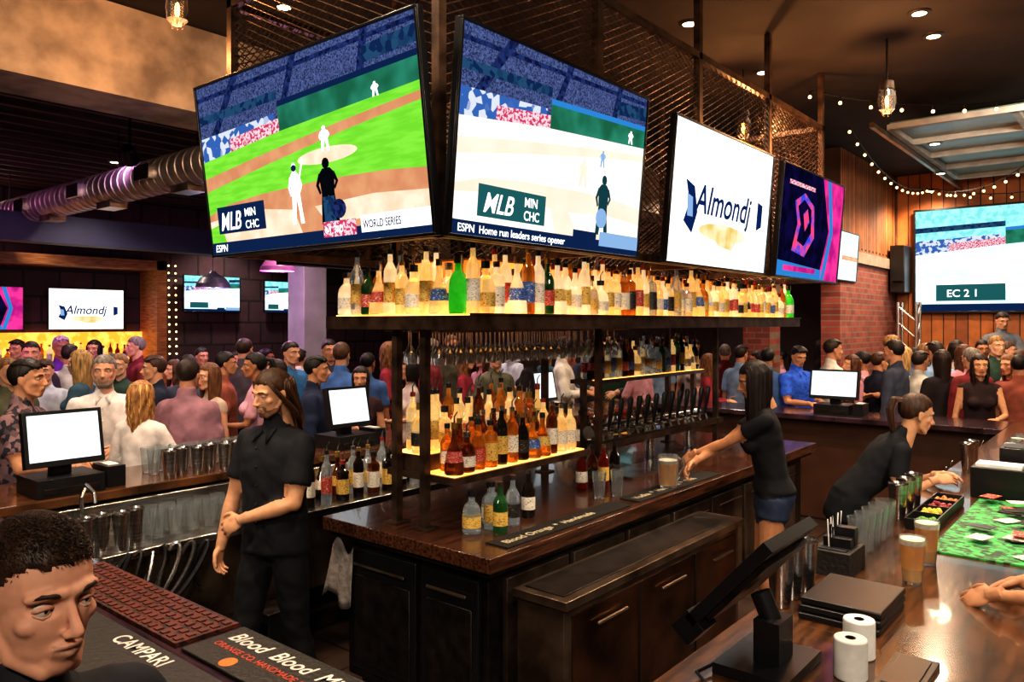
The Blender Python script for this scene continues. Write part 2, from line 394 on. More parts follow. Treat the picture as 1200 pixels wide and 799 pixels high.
def pint(m, x, y, z, beer=False, h=.155, r=.043):
    m.lathe([(0, .0), (r*.7, 0), (r, h), (r*.94, h), (r*.66, .008), (0, .008)], (x, y, z), M_glass, 14)
    if beer:
        m.lathe([(0, .01), (r*.66, .01), (r*.9, h*.84), (r*.92, h*.85, M_foam), (r*.935, h*.96, M_foam), (0, h*.97, M_foam)], (x, y, z), M_beer, 14)
def tin(m, x, y, z, h=.17, r=.045):
    m.lathe([(0, 0), (r*.68, 0), (r*.7, .01), (r*.98, h-.008), (r*1.02, h-.004), (r*1.0, h), (r*.93, h-.01), (r*.62, .01), (0, .01)], (x, y, z), M_steel, 16)

# ------------------------------------------------------------------ cage over island
cage = MB(); CX0, CX1, CY0, CY1, CZ0, CZ1 = 2.3, 7.15, 2.3, 3.9, 2.38, 3.75
def bar(x0, x1, y0, y1, z0, z1, r=.022): cage.box(x0-r, x1+r, y0-r, y1+r, z0-r, z1+r, M_rustmetal)
for z in (CZ0, CZ1):
    bar(CX0, CX1, CY0, CY0, z, z); bar(CX0, CX1, CY1, CY1, z, z); bar(CX0, CX0, CY0, CY1, z, z); bar(CX1, CX1, CY0, CY1, z, z)
xs = [CX0, 3.5, 4.7, 5.9, CX1]
for x in xs:
    for y in (CY0, CY1): bar(x, x, y, y, CZ0, 4.22)
for x in xs[1:-1]: bar(x, x, CY0, CY1, CZ0, CZ0)
for y in (2.6, 2.95, 3.3):
    for x in (2.75, 6.8): bar(x, x, y, y, 2.36, CZ0, .012)
def wires(L, H, fn, step=.085, sl=.5):
    for sgn in (1, -1):
        c = -H/sl
        while c < L:
            a = max(0, c); b = min(L, c+H/sl)
            if b-a > .02:
                za = (a-c)*sl; zb = (b-c)*sl
                if sgn < 0: za, zb = H-za, H-zb
                cage.tube([fn(a, za), fn(b, zb)], .0036, M_rustmetal, 4)
            c += step
wires(CX1-CX0, CZ1-CZ0, lambda a, z: (CX0+a, CY0, CZ0+z))
wires(CY1-CY0, CZ1-CZ0, lambda a, z: (CX0, CY0+a, CZ0+z))
wires(CX1-CX0, CZ1-CZ0, lambda a, z: (CX0+a, CY1, CZ0+z))
wires(CY1-CY0, CZ1-CZ0, lambda a, z: (CX1, CY0+a, CZ0+z))
cage.obj('wire_mesh_cage')

# ------------------------------------------------------------------ televisions
E = dict(
    crowd=em('tv_crowd', '#6a7cb8', .8, '#242a4c', 150, True, .1, .95), stand=em('tv_stand', '#2c3f7a', .8, '#151c44', 60, True, .2, .8), ad=em('tv_ad_blue', '#3e6cb8', .9, '#dfe6f4', 26, True, .45, .5), red=em('tv_ad_red', '#c8406a', 1.0, '#f4d0d8', 60, False, .5, .52),
    wall=em('tv_green_wall', '#348f74', .85, '#236c50', 5), grass=em('tv_grass', '#80d640', 1.15, '#6ec832', 6, stretch=(1, 1, 6)), dirt=em('tv_dirt', '#dc9e74', 1.0, '#d08c66', 8),
    tan=em('tv_tan', '#ffe0c8', 1.1, '#f0cdb0', 9), white=em('tv_white', '#ffffff', 1.5), black=em('tv_black', '#0b1118', .6), navy=em('tv_navy', '#16305c', .75), skyb=em('tv_slate', '#2c5478', .85, '#16305a', 30, True, .3, .6),
    cream=em('tv_cream', '#fffaf0', 1.2, '#fff6ea', 3), pale=em('tv_pale', '#ffe2cc', 1.02, '#ffead8', 4), cyan=em('tv_cyan', '#a8f2ee', 1.1, '#7fd8d8', 12), teal=em('tv_teal', '#266668', .85),
    yellow=em('tv_yellow', '#e2c46a', 1.0, '#fff6d0', 5), blue=em('tv_logo_blue', '#12306e', .7), lb=em('tv_logo_lblue', '#8fb4e0', .95), pink=em('tv_pink', '#f03c98', 1.05, '#b01f80', 5), viol=em('tv_violet', '#1c1450', .65, '#0a0c2c', 7),
    neon=em('tv_neon', '#ff4f7a', 1.0, '#3550d8', 9), cyn2=em('tv_azure', '#3488d0', .95), lite=em('tv_lite', '#e9fbfb', 1.3, '#cdf2f3', 3), dteal=em('tv_dteal', '#1d4a52', .8))
M_tv = mat('tv_casing', '#101012', .3, scale=30)
def ellp(u, v, ru, rv, n=14): return [(u+ru*math.cos(2*math.pi*i/n), v+rv*math.sin(2*math.pi*i/n)) for i in range(n)]
def rct(a, b, c, d): return [(a, b), (c, b), (c, d), (a, d)]
def fig(u, v, h, w, bat=False):
    g = [[(u-w*.48, v), (u-w*.42, v-h*.25), (u-w*.34, v-h*.47), (u+w*.02, v-h*.47), (u-w*.08, v-h*.25), (u-w*.2, v)],
         [(u+w*.2, v), (u+w*.12, v-h*.25), (u-w*.02, v-h*.47), (u+w*.34, v-h*.47), (u+w*.4, v-h*.25), (u+w*.5, v)],
         [(u-w*.34, v-h*.44), (u-w*.42, v-h*.76), (u-w*.2, v-h*.84), (u+w*.2, v-h*.84), (u+w*.42, v-h*.76), (u+w*.34, v-h*.44)],
         [(u-w*.42, v-h*.78), (u-w*.62, v-h*.6), (u-w*.45, v-h*.45), (u-w*.36, v-h*.48), (u-w*.46, v-h*.6), (u-w*.3, v-h*.7)],
         [(u+w*.42, v-h*.78), (u+w*.6, v-h*.62), (u+w*.4, v-h*.5), (u+w*.34, v-h*.54), (u+w*.46, v-h*.62), (u+w*.3, v-h*.7)], ellp(u, v-h*.91, w*.2, h*.085, 10)]
    if bat: g.append([(u+w*.3, v-h*.7), (u+w*.75, v-h*1.05), (u+w*.85, v-h*1.0), (u+w*.38, v-h*.66)])
    return g
def ballgame(bright=0):
    g = []
    A = (lambda p, k: g.append((p, E[k])))
    f1, f2, f3 = [('grass', 'dirt', 'tan'), ('cream', 'pale', 'cream'), ('lite', 'white', 'lite')][bright]
    A(rct(0, 0, 1, .55), 'cyan' if bright == 2 else 'crowd')
    if bright < 2:
        A([(0, .06), (1, .02), (1, .045), (0, .085)], 'stand'); A([(.2, 0), (.24, 0), (.1, .3), (.06, .3)], 'stand'); A([(.5, 0), (.53, 0), (.46, .25), (.43, .25)], 'stand'); A([(.8, 0), (.83, 0), (.8, .2), (.77, .2)], 'stand')
    A([(0, .30), (.4, .27), (.4, .40), (0, .46)], 'ad'); A([(.16, .34), (.42, .30), (.42, .38), (.16, .43)], 'red')
    A([(0, .17), (.42, .15), (.42, .20), (0, .22)], 'skyb')
    A([(.42, .24), (1, .20), (1, .32), (.42, .37)], 'wall'); A([(.42, .21), (1, .17), (1, .20), (.42, .24)], 'cyn2' if bright else 'navy')
    A([(.8, .08), (1, .06), (1, .14), (.8, .16)], 'skyb')
    A([(0, .44), (.42, .37), (1, .31), (1, 1), (0, 1)], f1)
    A([(0, .54), (.3, .475), (.7, .40), (1, .355), (1, .395), (.7, .45), (.35, .53), (0, .62)], f2)
    A(ellp(.62, .55, .13, .04, 20), f3)
    A([(0, .76), (.12, .71), (.3, .685), (.6, .67), (.85, .68), (1, .70), (1, 1), (0, 1)], f2)
    A([(0, .80), (.25, .76), (.45, .80), (.5, 1), (.1, 1), (0, .92)], f3); A([(.55, .80), (.8, .78), (1, .80), (1, .88), (.6, .90)], f3)
    if bright == 0:
        A([(0, .84), (.06, .82), (.1, 1), (0, 1)], f1)
        for q in fig(.62, .53, .13, .04): A(q, 'white')
        for q in fig(.47, .88, .33, .055, True): A(q, 'white')
        A(ellp(.47, .582, .012, .018), 'navy')
        for q in fig(.615, .90, .34, .08): A(q, 'black')
        A(rct(.59, .76, .64, .89), 'skyb'); A(ellp(.655, .83, .03, .05), 'stand')
        for q in fig(.84, .33, .07, .025): A(q, 'white')
    elif bright == 1:
        for q in fig(.62, .64, .16, .05): A(q, 'pale')
        for q in fig(.73, .5, .1, .03): A(q, 'lb')
        for q in fig(.75, .9, .36, .08): A(q, 'dteal')
        A(ellp(.745, .8, .035, .06), 'lb')
        for q in fig(.9, .31, .08, .03): A(q, 'white')
    A(rct(.05, .72, .31, .88) if bright == 0 else rct(.1, .74, .42, .9), 'navy' if bright == 0 else 'teal')
    A(rct(0, .93, 1, 1), 'navy'); A(rct(.58, .89, .72, .97), 'red' if bright == 0 else 'navy'); A(rct(.74, .88, 1, .965), 'white' if bright == 0 else 'lb')
    return g
def logoad():
    return [(rct(0, 0, 1, 1), E['white']), ([(.12, .4), (.2, .44), (.24, .62), (.2, .78), (.12, .7), (.16, .56)], E['blue']), ([(.14, .5), (.19, .52), (.2, .66), (.15, .66)], E['lb']),
            ([(.86, .42), (.92, .44), (.92, .62), (.86, .66)], E['blue']), (ellp(.5, .74, .24, .07), E['yellow']), ([(.34, .7), (.5, .67), (.7, .72), (.6, .86), (.46, .84)], E['yellow'])]
def neon():
    return [(rct(0, 0, 1, 1), E['viol']), ([(.62, 0), (1, 0), (1, 1), (.66, 1), (.78, .5)], E['pink']), ([(.7, .0), (.76, 0), (.86, .5), (.76, 1), (.7, 1), (.8, .5)], E['cyn2']), ([(0, .86), (.7, .9), (.7, 1), (0, 1)], E['cyn2']), ([(.2, .3), (.34, .2), (.5, .3), (.54, .6), (.4, .8), (.2, .76), (.26, .5)], E['neon']),
            ([(.25, .34), (.34, .26), (.46, .34), (.48, .56), (.38, .7), (.27, .66), (.31, .5)], E['viol']), ([(.34, .4), (.4, .34), (.44, .46), (.38, .56)], E['neon']), (rct(.1, .12, .5, .16), E['red']), (rct(.1, .9, .6, .95), E['pink'])]
def tv(w, h, loc, yaw, tilt, content, texts=(), bracket=.12, frame=.014, name='television'):
    """loc = centre of the bottom edge of the screen face"""
    root = empty(name, loc, (0, 0, 0)); root.matrix_world = Matrix.Translation(loc)@Matrix.Rotation(yaw, 4, 'Z')@Matrix.Rotation(tilt, 4, 'X')
    m = MB(); m.box(-w/2-frame, w/2+frame, .002, .035, -frame, h+frame, M_tv); m.box(-w*.35, w*.35, .03, .06, h*.12, h*.8, M_tv)
    m.box(-w/2-frame, w/2+frame, -.008, .002, -frame, -.001, M_tv); m.box(-w/2-frame, w/2+frame, -.008, .002, h+.001, h+frame, M_tv)
    m.box(-w/2-frame, -w/2-.001, -.008, .002, 0, h, M_tv); m.box(w/2+.001, w/2+frame, -.008, .002, 0, h, M_tv)
    if bracket:
        m.box(-.15, .15, .06, .075, h*.3, h*.7, M_blackmetal); m.box(-.03, .03, .07, bracket, h*.42, h*.58, M_blackmetal)
    m.obj('casing', root, bevel=.002)
    m = MB()
    for i, (p, mt) in enumerate(content):
        y = .0015-.00012*i
        vs = [(-w/2+u*w, y, h*(1-v)) for u, v in p]
        m.add(vs, [tuple(range(len(vs)))], mt)
    m.obj('screen_picture', root, smooth=False)
    for (b, u, v, s, mt, sx, sh) in texts:
        text(b, s*h, mt, root, (-w/2+u*w, -.0075, h*(1-v)), name='screen_text', sx=sx, shear=sh)
    return root
T1 = [('MLB', .065, .86, .15, E['white'], .8, .3), ('MIN', .205, .795, .065, E['white'], 1, 0), ('CHC', .205, .865, .065, E['white'], 1, 0), ('ESPN', .02, .985, .06, E['white'], 1, .2), ('WORLD SERIES', .75, .945, .055, E['navy'], .75, 0), ('0-1  3RD', .59, .95, .05, E['white'], .8, 0)]
T2 = [('MLB', .12, .875, .14, E['white'], .9, .3), ('MIN', .31, .815, .07, E['white'], .9, 0), ('CHC', .31, .885, .07, E['white'], .9, 0), ('ESPN  Home run leaders series opener', .02, .985, .055, E['white'], 1, 0)]
tv(1.68, .875, (2.2, 3.07, 2.365), -math.pi/2, math.radians(7), ballgame(0), T1)
tv(1.44, .84, (2.95, 2.165, 2.36), 0, math.radians(5), ballgame(1), T2)
TA = [('Almondj', .2, .62, .3, E['blue'], .95, .25)]
tv(1.46, .83, (4.74, 2.165, 2.36), 0, math.radians(5), logoad(), TA)
tv(1.44, .83, (6.41, 2.165, 2.36), 0, math.radians(5), neon())
tv(1.44, .83, (3.4, 4.03, 2.36), math.pi, math.radians(5), ballgame(1)); tv(1.44, .83, (5.2, 4.03, 2.36), math.pi, math.radians(5), logoad())
tv(1.1, .62, (5.1, 12.86, 1.9), 0, 0, logoad(), TA, bracket=.14)
tv(.9, .62, (3.75, 12.86, 1.9), 0, 0, neon(), bracket=.14)
tv(1.05, .62, (7.2, 12.86, 2.2), 0, 0, ballgame(2), bracket=.14)
tv(.7, .58, (8.6, 12.86, 2.2), 0, 0, ballgame(2), bracket=.14)
tv(.9, .6, (10.4, 3.04, 2.55), 0, math.radians(4), [(rct(0, 0, 1, 1), E['lite'])], bracket=0)
tv(1.4, .8, (10.8, 12.86, 2.0), 0, 0, logoad(), TA, bracket=.14)
tv(1.0, .6, (12.86, 8.0, 2.0), -math.pi/2, 0, ballgame(2), bracket=.14); tv(1.0, .6, (12.86, 10.0, 2.0), -math.pi/2, 0, ballgame(1), bracket=.14)
tv(2.75, 1.5, (12.9, 1.38, 2.17), -math.pi/2, 0, ballgame(2), [('EC 2 1', .15, .86, .1, E['white'], 1, 0)], bracket=0, frame=.03, name='projection_screen')

m = MB(); m.box(12.5, 12.95, 2.82, 3.02, 2.45, 3.15, M_black); m.lathe([(0, 0), (.07, 0), (.085, .015), (.09, .02)], (12.49, 2.9, 2.6), M_rubber, 16)
m.box(12.9, 12.98, 2.88, 2.95, 2.7, 2.9, M_blackmetal)
m.obj('loudspeaker', bevel=.01)
m = MB()
for (x, y) in ((12.3, 2.62), (12.3, 2.86), (12.54, 2.62), (12.54, 2.86)): m.tube([(x, y, 0), (x, y, 2.3)], .022, M_steel, 8)
for i in range(9):
    z = .1+i*.24
    m.tube([(12.3, 2.62, z), (12.3, 2.86, z+.22)], .011, M_steel, 6); m.tube([(12.3, 2.62, z), (12.54, 2.62, z+.22)], .011, M_steel, 6)
m.obj('lighting_truss')
m = MB(); m.box(11.5, 12.28, .2, 2.5, 0, .4, M_black); m.box(11.52, 11.85, .9, 2.1, .4, 1.4, M_blackmetal); m.box(11.5, 11.9, .85, 2.15, 1.4, 1.45, M_black)
m.obj('dj_stage', bevel=.01)

# ------------------------------------------------------------------ point of sale terminals
E_pos = em('pos_screen_white', '#f4fbff', 1.4, '#dcecf2', 3)
def pos(x, y, z, yaw, w=.36, name='pos_terminal', tilt=12):
    root = empty(name, (x, y, z), (0, 0, yaw))
    m = MB(); m.box(-.17, .17, -.14, .16, .001, .1, M_black); m.box(-.14, .14, -.145, -.138, .02, .05, M_blackmetal)
    m.box(-.05, .05, .0, .06, .1, .2, M_black)
    m.M = Matrix.Translation((0, -.02, .3))@Matrix.Rotation(-math.radians(tilt), 4, 'X')
    m.box(-w/2-.02, w/2+.02, -.02, .03, -.15, .15, M_black); m.box(-w/2+.03, w/2-.03, .03, .055, -.1, .1, M_black)
    m.box(-w/2, w/2, -.0215, -.02, -.12, .13, E_pos); m.M = None
    m.box(.2, .3, -.1, .1, .001, .12, M_black); m.box(.22, .28, -.06, .06, .12, .125, M_white)
    m.obj('terminal_body', root, bevel=.006)
    return root
pos(1.70, 4.62, 1.07, 0, .36); pos(3.68, 4.66, 1.07, 0, .34); pos(6.1, 4.66, 1.07, 0, .3, 'pos_terminal'); pos(8.2, 2.5, 1.07, -math.pi/2, .44)

root = empty('cash_register_tablet', (2.05, .80, 1.07))
m = MB(); m.box(-.13, .13, -.1, .1, .001, .03, M_black); m.box(-.05, .05, -.05, .02, .03, .14, M_black); m.tube([(0, -.015, .12), (0, .02, .2)], .028, M_black, 12)
m.M = Matrix.Translation((0, .05, .25))@Matrix.Rotation(math.radians(42), 4, 'X')
m.box(-.17, .17, -.02, .012, -.15, .17, M_black); m.box(-.15, .15, -.035, -.02, -.11, .12, M_blackmetal); m.box(-.155, .155, .012, .0135, -.13, .15, em('pos_dim', '#39404a', .5))
m.box(-.17, -.09, -.045, .02, -.2, -.13, M_black); m.M = None
m.tube([(-.1, .1, .02), (-.18, .12, .015), (-.24, .05, .012), (-.18, -.02, .012)], .005, M_black, 6)
m.obj('tablet_stand', root, bevel=.005)

def roll(x, y):
    m = MB(); m.lathe([(0, 0), (.04, 0), (.042, .003), (.042, .1), (.04, .103), (.014, .103), (.0135, .06), (0, .06)], (x, y, 1.071), M_white, 24)
    m.lathe([(.0142, .1035, K_B), (.0125, .1035, K_B), (.012, .05, K_B)], (x, y, 1.071), K_B, 16); m.obj('receipt_paper_roll')
roll(2.13, .61); roll(2.28, .63)
m = MB()
for i in range(3): m.box(2.45+.01*i, 2.75+.01*i, .62, .86, 1.071+i*.022, 1.09+i*.022, M_black)
m.obj('check_presenters', bevel=.004)
m = MB(); m.box(2.10, 2.34, .44, .55, 1.071, 1.085, M_black); m.box(2.12, 2.32, .455, .535, 1.085, 1.088, M_black); m.obj('serving_tray', bevel=.006)
for (x, y) in ((3.04, .66), (3.32, .67)):
    m = MB(); pint(m, x, y, 1.071, True, .165, .045); m.obj('beer_glass')
m = MB(); m.box(2.93, 3.12, .84, .98, 1.071, 1.16, M_rubber)
for i in range(3): m.box(2.95+i*.055, 2.99+i*.055, .86, .96, 1.16, 1.165+.03*i, M_black)
for i in range(14):
    a = random.uniform(-.3, .3); m.tube([(2.98+.01*i, .93, 1.16), (2.98+.01*i+a*.1, .93, 1.27)], .003, M_black if i % 3 else M_white, 5)
m.obj('bar_caddy', bevel=.003)
m = MB()
for i, (x, y) in enumerate(((2.62, .94), (2.72, .93), (2.52, .94))): tin(m, x, y, 1.071, .18)
for (x, y) in ((4.0, .93), (4.15, .93), (4.3, .93), (5.6, .9), (5.75, .9)): tin(m, x, y, 1.071, .17)
m.obj('cocktail_shakers')
m = MB(); m.box(3.5, 4.7, .22, .7, 1.071, 1.078, mat('green_bar_mat', '#3cb356', .6, scale=45, col2='#123a1e', voro=True, lo=.3, hi=.7, bump=.6)); m.obj('green_bar_mat', smooth=False)
m = MB(); m.box(3.82, 4.5, .74, .86, 1.071, 1.08, M_black); gcol = [mat('lime', '#6aa832', .4), mat('lemon', '#d8bc40', .4), mat('cherry', '#8a1820', .3), mat('orange_fruit', '#d07c2a', .4)]
for i in range(5): m.box(3.82+.17*i-.003, 3.82+.17*i+.003, .74, .86, 1.08, 1.12, M_black)
m.box(3.82, 4.5, .737, .742, 1.08, 1.12, M_black); m.box(3.82, 4.5, .858, .863, 1.08, 1.12, M_black)
for i in range(4):
    for k in range(22): m.ell((3.85+.17*i+random.uniform(0, .11), random.uniform(.765, .84), 1.09+.02*random.random()), .013, gcol[i], 8, 6)
m.obj('garnish_tray')
m = MB()
for i in range(22):
    x = random.uniform(3.6, 4.65); y = random.uniform(.28, .64); a = random.uniform(0, 3)
    m.M = Matrix.Translation((x, y, 1.08+.0015*i))@Matrix.Rotation(a, 4, 'Z'); m.box(-.05, .05, -.035, .035, 0, .002, random.choice([M_white, M_black, M_black, L_R, L_W]))
m.M = None; m.obj('coasters', smooth=False)
m = MB(); m.box(4.75, 4.92, .5, .75, 1.071, 1.23, M_black); m.box(4.77, 4.9, .52, .73, 1.23, 1.25, M_white); m.box(5.08, 5.3, .42, .66, 1.071, 1.3, M_black)
m.box(5.1, 5.28, .44, .64, 1.3, 1.305, M_blackmetal); m.obj('napkin_caddy', bevel=.005)
m = MB()
for i in range(5): pint(m, 3.25+.1*i, .9, 1.071)
for i in range(6): pint(m, 5.9+.1*i, .7, 1.071, i % 3 == 0)
for i in range(5): pint(m, 6.2+.13*i, .4+.04*(i % 2), 1.071, i % 2 == 0)
m.obj('pint_glasses')
m = MB(); m.box(2.75, 7.7, 1.01, 1.17, .62, .64, M_steel); m.box(2.75, 7.7, 1.16, 1.175, .62, .76, M_steel); m.obj('speed_rail')
m = MB()
x = 2.85
while x < 7.6:
    if not 4.5 < x < 5.4: rbottle(m, x, 1.09, .641, [G_BRN, G_DRK, G_GRD, G_CLR2, G_AMB], 10, .9)
    x += .1
m.obj('rail_bottles')

m = MB(); m.box(.76, 1.06, 1.55, 2.65, 1.071, 1.078, M_rubber); o = m.obj('bar_service_mat', bevel=.003)
text('CAMPARI', .07, mat('mat_print2', '#e9e4dc', .6), o, (.99, 2.34, 1.0785), (0, 0, -math.pi/2))
m = MB(); m.box(1.09, 1.29, 1.4, 2.12, 1.071, 1.08, M_rubber); o = m.obj('bar_service_mat', bevel=.003)
text('Blood  Blood  Mixed', .07, MATS['mat_print2'], o, (1.21, 2.08, 1.0805), (0, 0, -math.pi/2), shear=.2); text('ORANGE CO. HANDMADE 1906', .032, mat('mat_print_red', '#c8452e', .6), o, (1.165, 2.08, 1.0805), (0, 0, -math.pi/2))
m2_ = MB()
for yy in (1.66, 1.93): m2_.lathe([(0, .002), (.022, .002), (.026, 0)], (1.125, yy, 1.0805), mat('orange_slice_print', '#e07a28', .6, scale=60), 16)
m2_.obj('orange_print', o)
m = MB(); m.box(1.09, 1.29, 2.15, 3.1, 1.071, 1.083, M_redrub)
for i in range(24):
    for j in range(5): m.box(1.1+j*.038, 1.122+j*.038, 2.165+i*.039, 2.187+i*.039, 1.083, 1.087, mat('red_rubber_nub', '#5c2418', .5))
m.obj('drip_mat', smooth=False)

m = MB()
m.box(1.35, 7.6, 3.98, 4.4, .8, .84, M_steel); m.box(1.4, 7.5, 4.02, 4.38, .35, .8, M_steeld); m.box(1.35, 7.6, 4.4, 4.44, .8, 1.01, M_steel)
for x in (1.5, 2.6, 3.8, 5, 6.2, 7.3):
    m.tube([(x, 4.05, 0), (x, 4.05, .35)], .02, M_steel, 8)
    m.tube([(x+.2, 4.36, .84), (x+.2, 4.36, 1.08), (x+.2, 4.3, 1.15), (x+.2, 4.2, 1.12), (x+.2, 4.19, 1.07)], .012, M_steel, 8)
m.obj('underbar_sink', bevel=.004)
m = MB()
for i in range(8): tin(m, 2.26+.09*i, 4.53+.03*(i % 2), 1.071, .17)
for i in range(6): tin(m, 1.42+.085*i, 4.03+.03*(i % 2), .841, .2)
m.obj('cocktail_tins')
m = MB()
for i in range(16): pint(m, 2.26+.092*(i % 8), 4.72+.09*(i//8), 1.071)
for i in range(10): pint(m, 2.0+.1*(i % 5), 4.14+.1*(i//5), .841)
m.obj('stacked_pint_glasses')
m = MB()
x = 2.95
while x < 7.4:
    rbottle(m, x, 4.1, .841, [G_DRK, G_DRK, G_BRN, G_CLR2], 10, .8); rbottle(m, x+.05, 4.22, .841, [G_DRK, G_CLR2, G_BRN], 10, .8); x += .13
m.obj('well_bottles')
m = MB(); m.box(1.16, 1.5, 2.2, 3.95, .78, .8, M_steel); m.box(1.49, 1.51, 2.2, 3.95, .8, .88, M_steel); m.box(1.17, 1.48, 2.3, 3.9, .4, .76, M_steeld)
for y in (2.3, 3.2, 3.88): m.tube([(1.45, y, 0), (1.45, y, .78)], .018, M_steel, 8)
m.obj('underbar_ice_bin', bevel=.003)
m = MB()
for i in range(4): tin(m, 1.37, 3.3+.11*i, .801, .2, .05)
for i in range(5): tin(m, 1.4, 2.4+.11*i, .801, .17, .045)
m.obj('shaker_tins')
m = MB()
for i in range(5):
    pts = [(1.65+.08*i+.06*math.sin(t*1.3+i)+.03*t, 3.95-.04*math.sin(t*.7)-.02*i, .72+.13*math.sin(t*1.1+i)) for t in np.linspace(0, 6, 24)]
    m.tube(pts, .012, [M_black, M_blackmetal, M_steel, M_rubber, M_black][i], 8)
m.obj('soda_gun_hoses')
m = MB()
for (x, z0_, w_) in ((2.15, .36, .22), (2.45, .36, .2)):
    m.box(x, x+w_, 3.78, 3.96, .001, z0_, M_black); m.box(x-.01, x+w_+.01, 3.77, 3.97, z0_, z0_+.02, M_blackmetal)
m.obj('supply_crates', bevel=.006)
m = MB(); mtw = mat('bar_towel_cloth', '#a09894', .9, scale=30, bump=.3, col2='#807874')
n_ = 14; vs = []
for i in range(n_):
    for j in range(8):
        y = 3.28+.013*i*(1+.5*j/7); z = .8-.3*j/7-.04*math.sin(i*.5); vs.append((2.645-.012-.012*math.sin(i*1.3+j*.3)*(j/7)-.01*j/7, y, z))
m.add(vs, [(i*8+j, (i+1)*8+j, (i+1)*8+j+1, i*8+j+1) for i in range(n_-1) for j in range(7)], mtw); o = m.obj('bar_towel', ang=180)
k = o.modifiers.new('s', 'SOLIDIFY'); k.thickness = .006
m = MB(); m.lathe([(0, 0), (.055, 0), (.06, .01), (.068, .2), (.062, .2), (.054, .012), (0, .012)], (4.42, 2.37, .959), M_glass, 18)
m.lathe([(0, .013), (.053, .013), (.058, .15), (.06, .17, M_foam), (0, .172, M_foam)], (4.42, 2.37, .959), M_beer, 18)
m.tube([(4.485, 2.34, 1.13), (4.53, 2.32, 1.12), (4.54, 2.32, 1.07), (4.48, 2.34, 1.0)], .01, M_glass, 8); m.obj('beer_pitcher')
m = MB(); pint(m, 3.9, 2.55, .951); pint(m, 4.02, 2.5, .951); m.obj('rocks_glasses')

# ------------------------------------------------------------------ far left back bar
m = MB(); mw = mat('honey_wood_trim', '#c8884a', .5, col2='#8f582c', scale=5, stretch=(1, 1, 8))
m.box(2.0, 6.1, 12.5, 12.99, 0, 1.35, M_wood); m.box(2.0, 6.1, 12.92, 12.99, 1.4, 1.85, em('backbar_glow', '#ffb650', 2.0, '#ff8f2a', 8))
m.box(2, 6.1, 12.6, 12.95, 1.35, 1.38, M_wood); m.box(5.98, 6.14, 12.4, 12.99, 0, 3.0, mw); m.box(1.9, 6.14, 12.4, 12.99, 2.85, 3.0, mw)
x = 2.1
while x < 5.95: rbottle(m, x, 12.75, 1.381, [G_AMB, G_CLR, G_WHT, G_BRN], 8, 0); x += .11
m.obj('wall_back_bar', smooth=True)

m = MB(); mg = mat('door_glass_panel', '#5f7268', .3, scale=3, col2='#46564e')
mf = mat('door_frame_paint', '#b4b2aa', .6, scale=6)
m.box(8.7, 12.3, -1.2, 2.1, 4.06, 4.08, mg)
for y in (-1.2, -.1, 1.0, 2.1): m.box(8.7, 12.3, y-.03, y+.03, 4.0, 4.06, mf)
for x in (8.7, 9.6, 10.5, 11.4, 12.3): m.box(x-.03, x+.03, -1.2, 2.1, 4.0, 4.06, mf)
for y in (-1.25, 2.15): m.box(8.2, 12.95, y-.02, y+.02, 3.94, 3.99, M_steeld)
m.obj('overhead_garage_door', smooth=False)
E_b = em('string_bulb', '#ffc880', 7)
def strand(m, a, b, sag, n, dz=.055):
    a = V3(a); b = V3(b); pts = []
    for i in range(n+1):
        t = i/n; p = a.lerp(b, t); p.z -= sag*4*t*(1-t); pts.append(p)
    m.tube(pts, .006, K_B, 5)
    for p in pts:
        m.tube([p, p-V3((0, 0, dz-.015))], .01, K_B, 6); m.ell(p-V3((0, 0, dz)), .016, E_b, 8, 6)
m = MB()
strand(m, (7.3, 2.45, 4.15), (8.6, .4, 4.1), .15, 9); strand(m, (8.6, .4, 3.93), (12.2, 2.4, 3.9), .3, 14); strand(m, (8.7, 2.5, 4.1), (12.4, 2.5, 3.95), .25, 13); strand(m, (12.2, 2.4, 3.9), (11.8, .2, 3.9), .2, 9)
m.obj('string_lights')
m = MB()
for k in range(3): strand(m, (6.3+.12*k, 12.9, 3.0), (6.32+.12*k, 12.9, 1.5), 0, 12, .03)
m.obj('string_lights')

# ------------------------------------------------------------------ lamps
LK = .74
def point(name, parent, loc, col, e, r=.05):
    l = bpy.data.lights.new(name, 'POINT'); l.color = col[:3]; l.energy = e; l.shadow_soft_size = r
    o = bpy.data.objects.new(name, l); o.location = loc
    if parent: o.parent = parent
    return link(o)
def downlight(x, y, z=4.25, e=70, col=(1, .78, .56), ang=115):
    root = empty('recessed_downlight', (x, y, z))
    m = MB(); m.lathe([(.0, -.012), (.05, -.012), (.055, -.006), (.075, -.004), (.08, 0)], (0, 0, -.001), M_blackmetal, 20)
    m.lathe([(0, -.013), (.048, -.013)], (0, 0, -.001), em('downlight_lens', '#ffe2b5', 12), 20); m.obj('trim_ring', root)
    l = bpy.data.lights.new('lamp', 'SPOT'); l.energy = e*LK; l.color = col; l.spot_size = math.radians(ang); l.spot_blend = .6; l.shadow_soft_size = .12
    o = bpy.data.objects.new('lamp', l); o.location = (0, 0, -.05); o.parent = root; link(o)
for e, n in ((1.33, 5.8), (2.25, 6.93), (3.3, 6.05)): downlight(*site(e, n), e=300)
for x, y in ((1.6, 2.9), (2.0, 1.5), (4.6, 1.5), (6.2, 1.3), (3.2, 4.75), (5.6, 4.9), (1.2, 4.3), (3.6, -.6)): downlight(x, y, e=300)  # downlights added over and around the bar for general fill
for x, y in ((2.6, 7), (5.2, 7.2), (8, 7), (4.2, 9.8), (7.4, 10), (10, 9), (10.2, 5), (3.5, 12), (7.4, 12.2)): downlight(x, y, 3.975 if y > 6.3 else 4.25, e=300, col=(1, .78, .68))
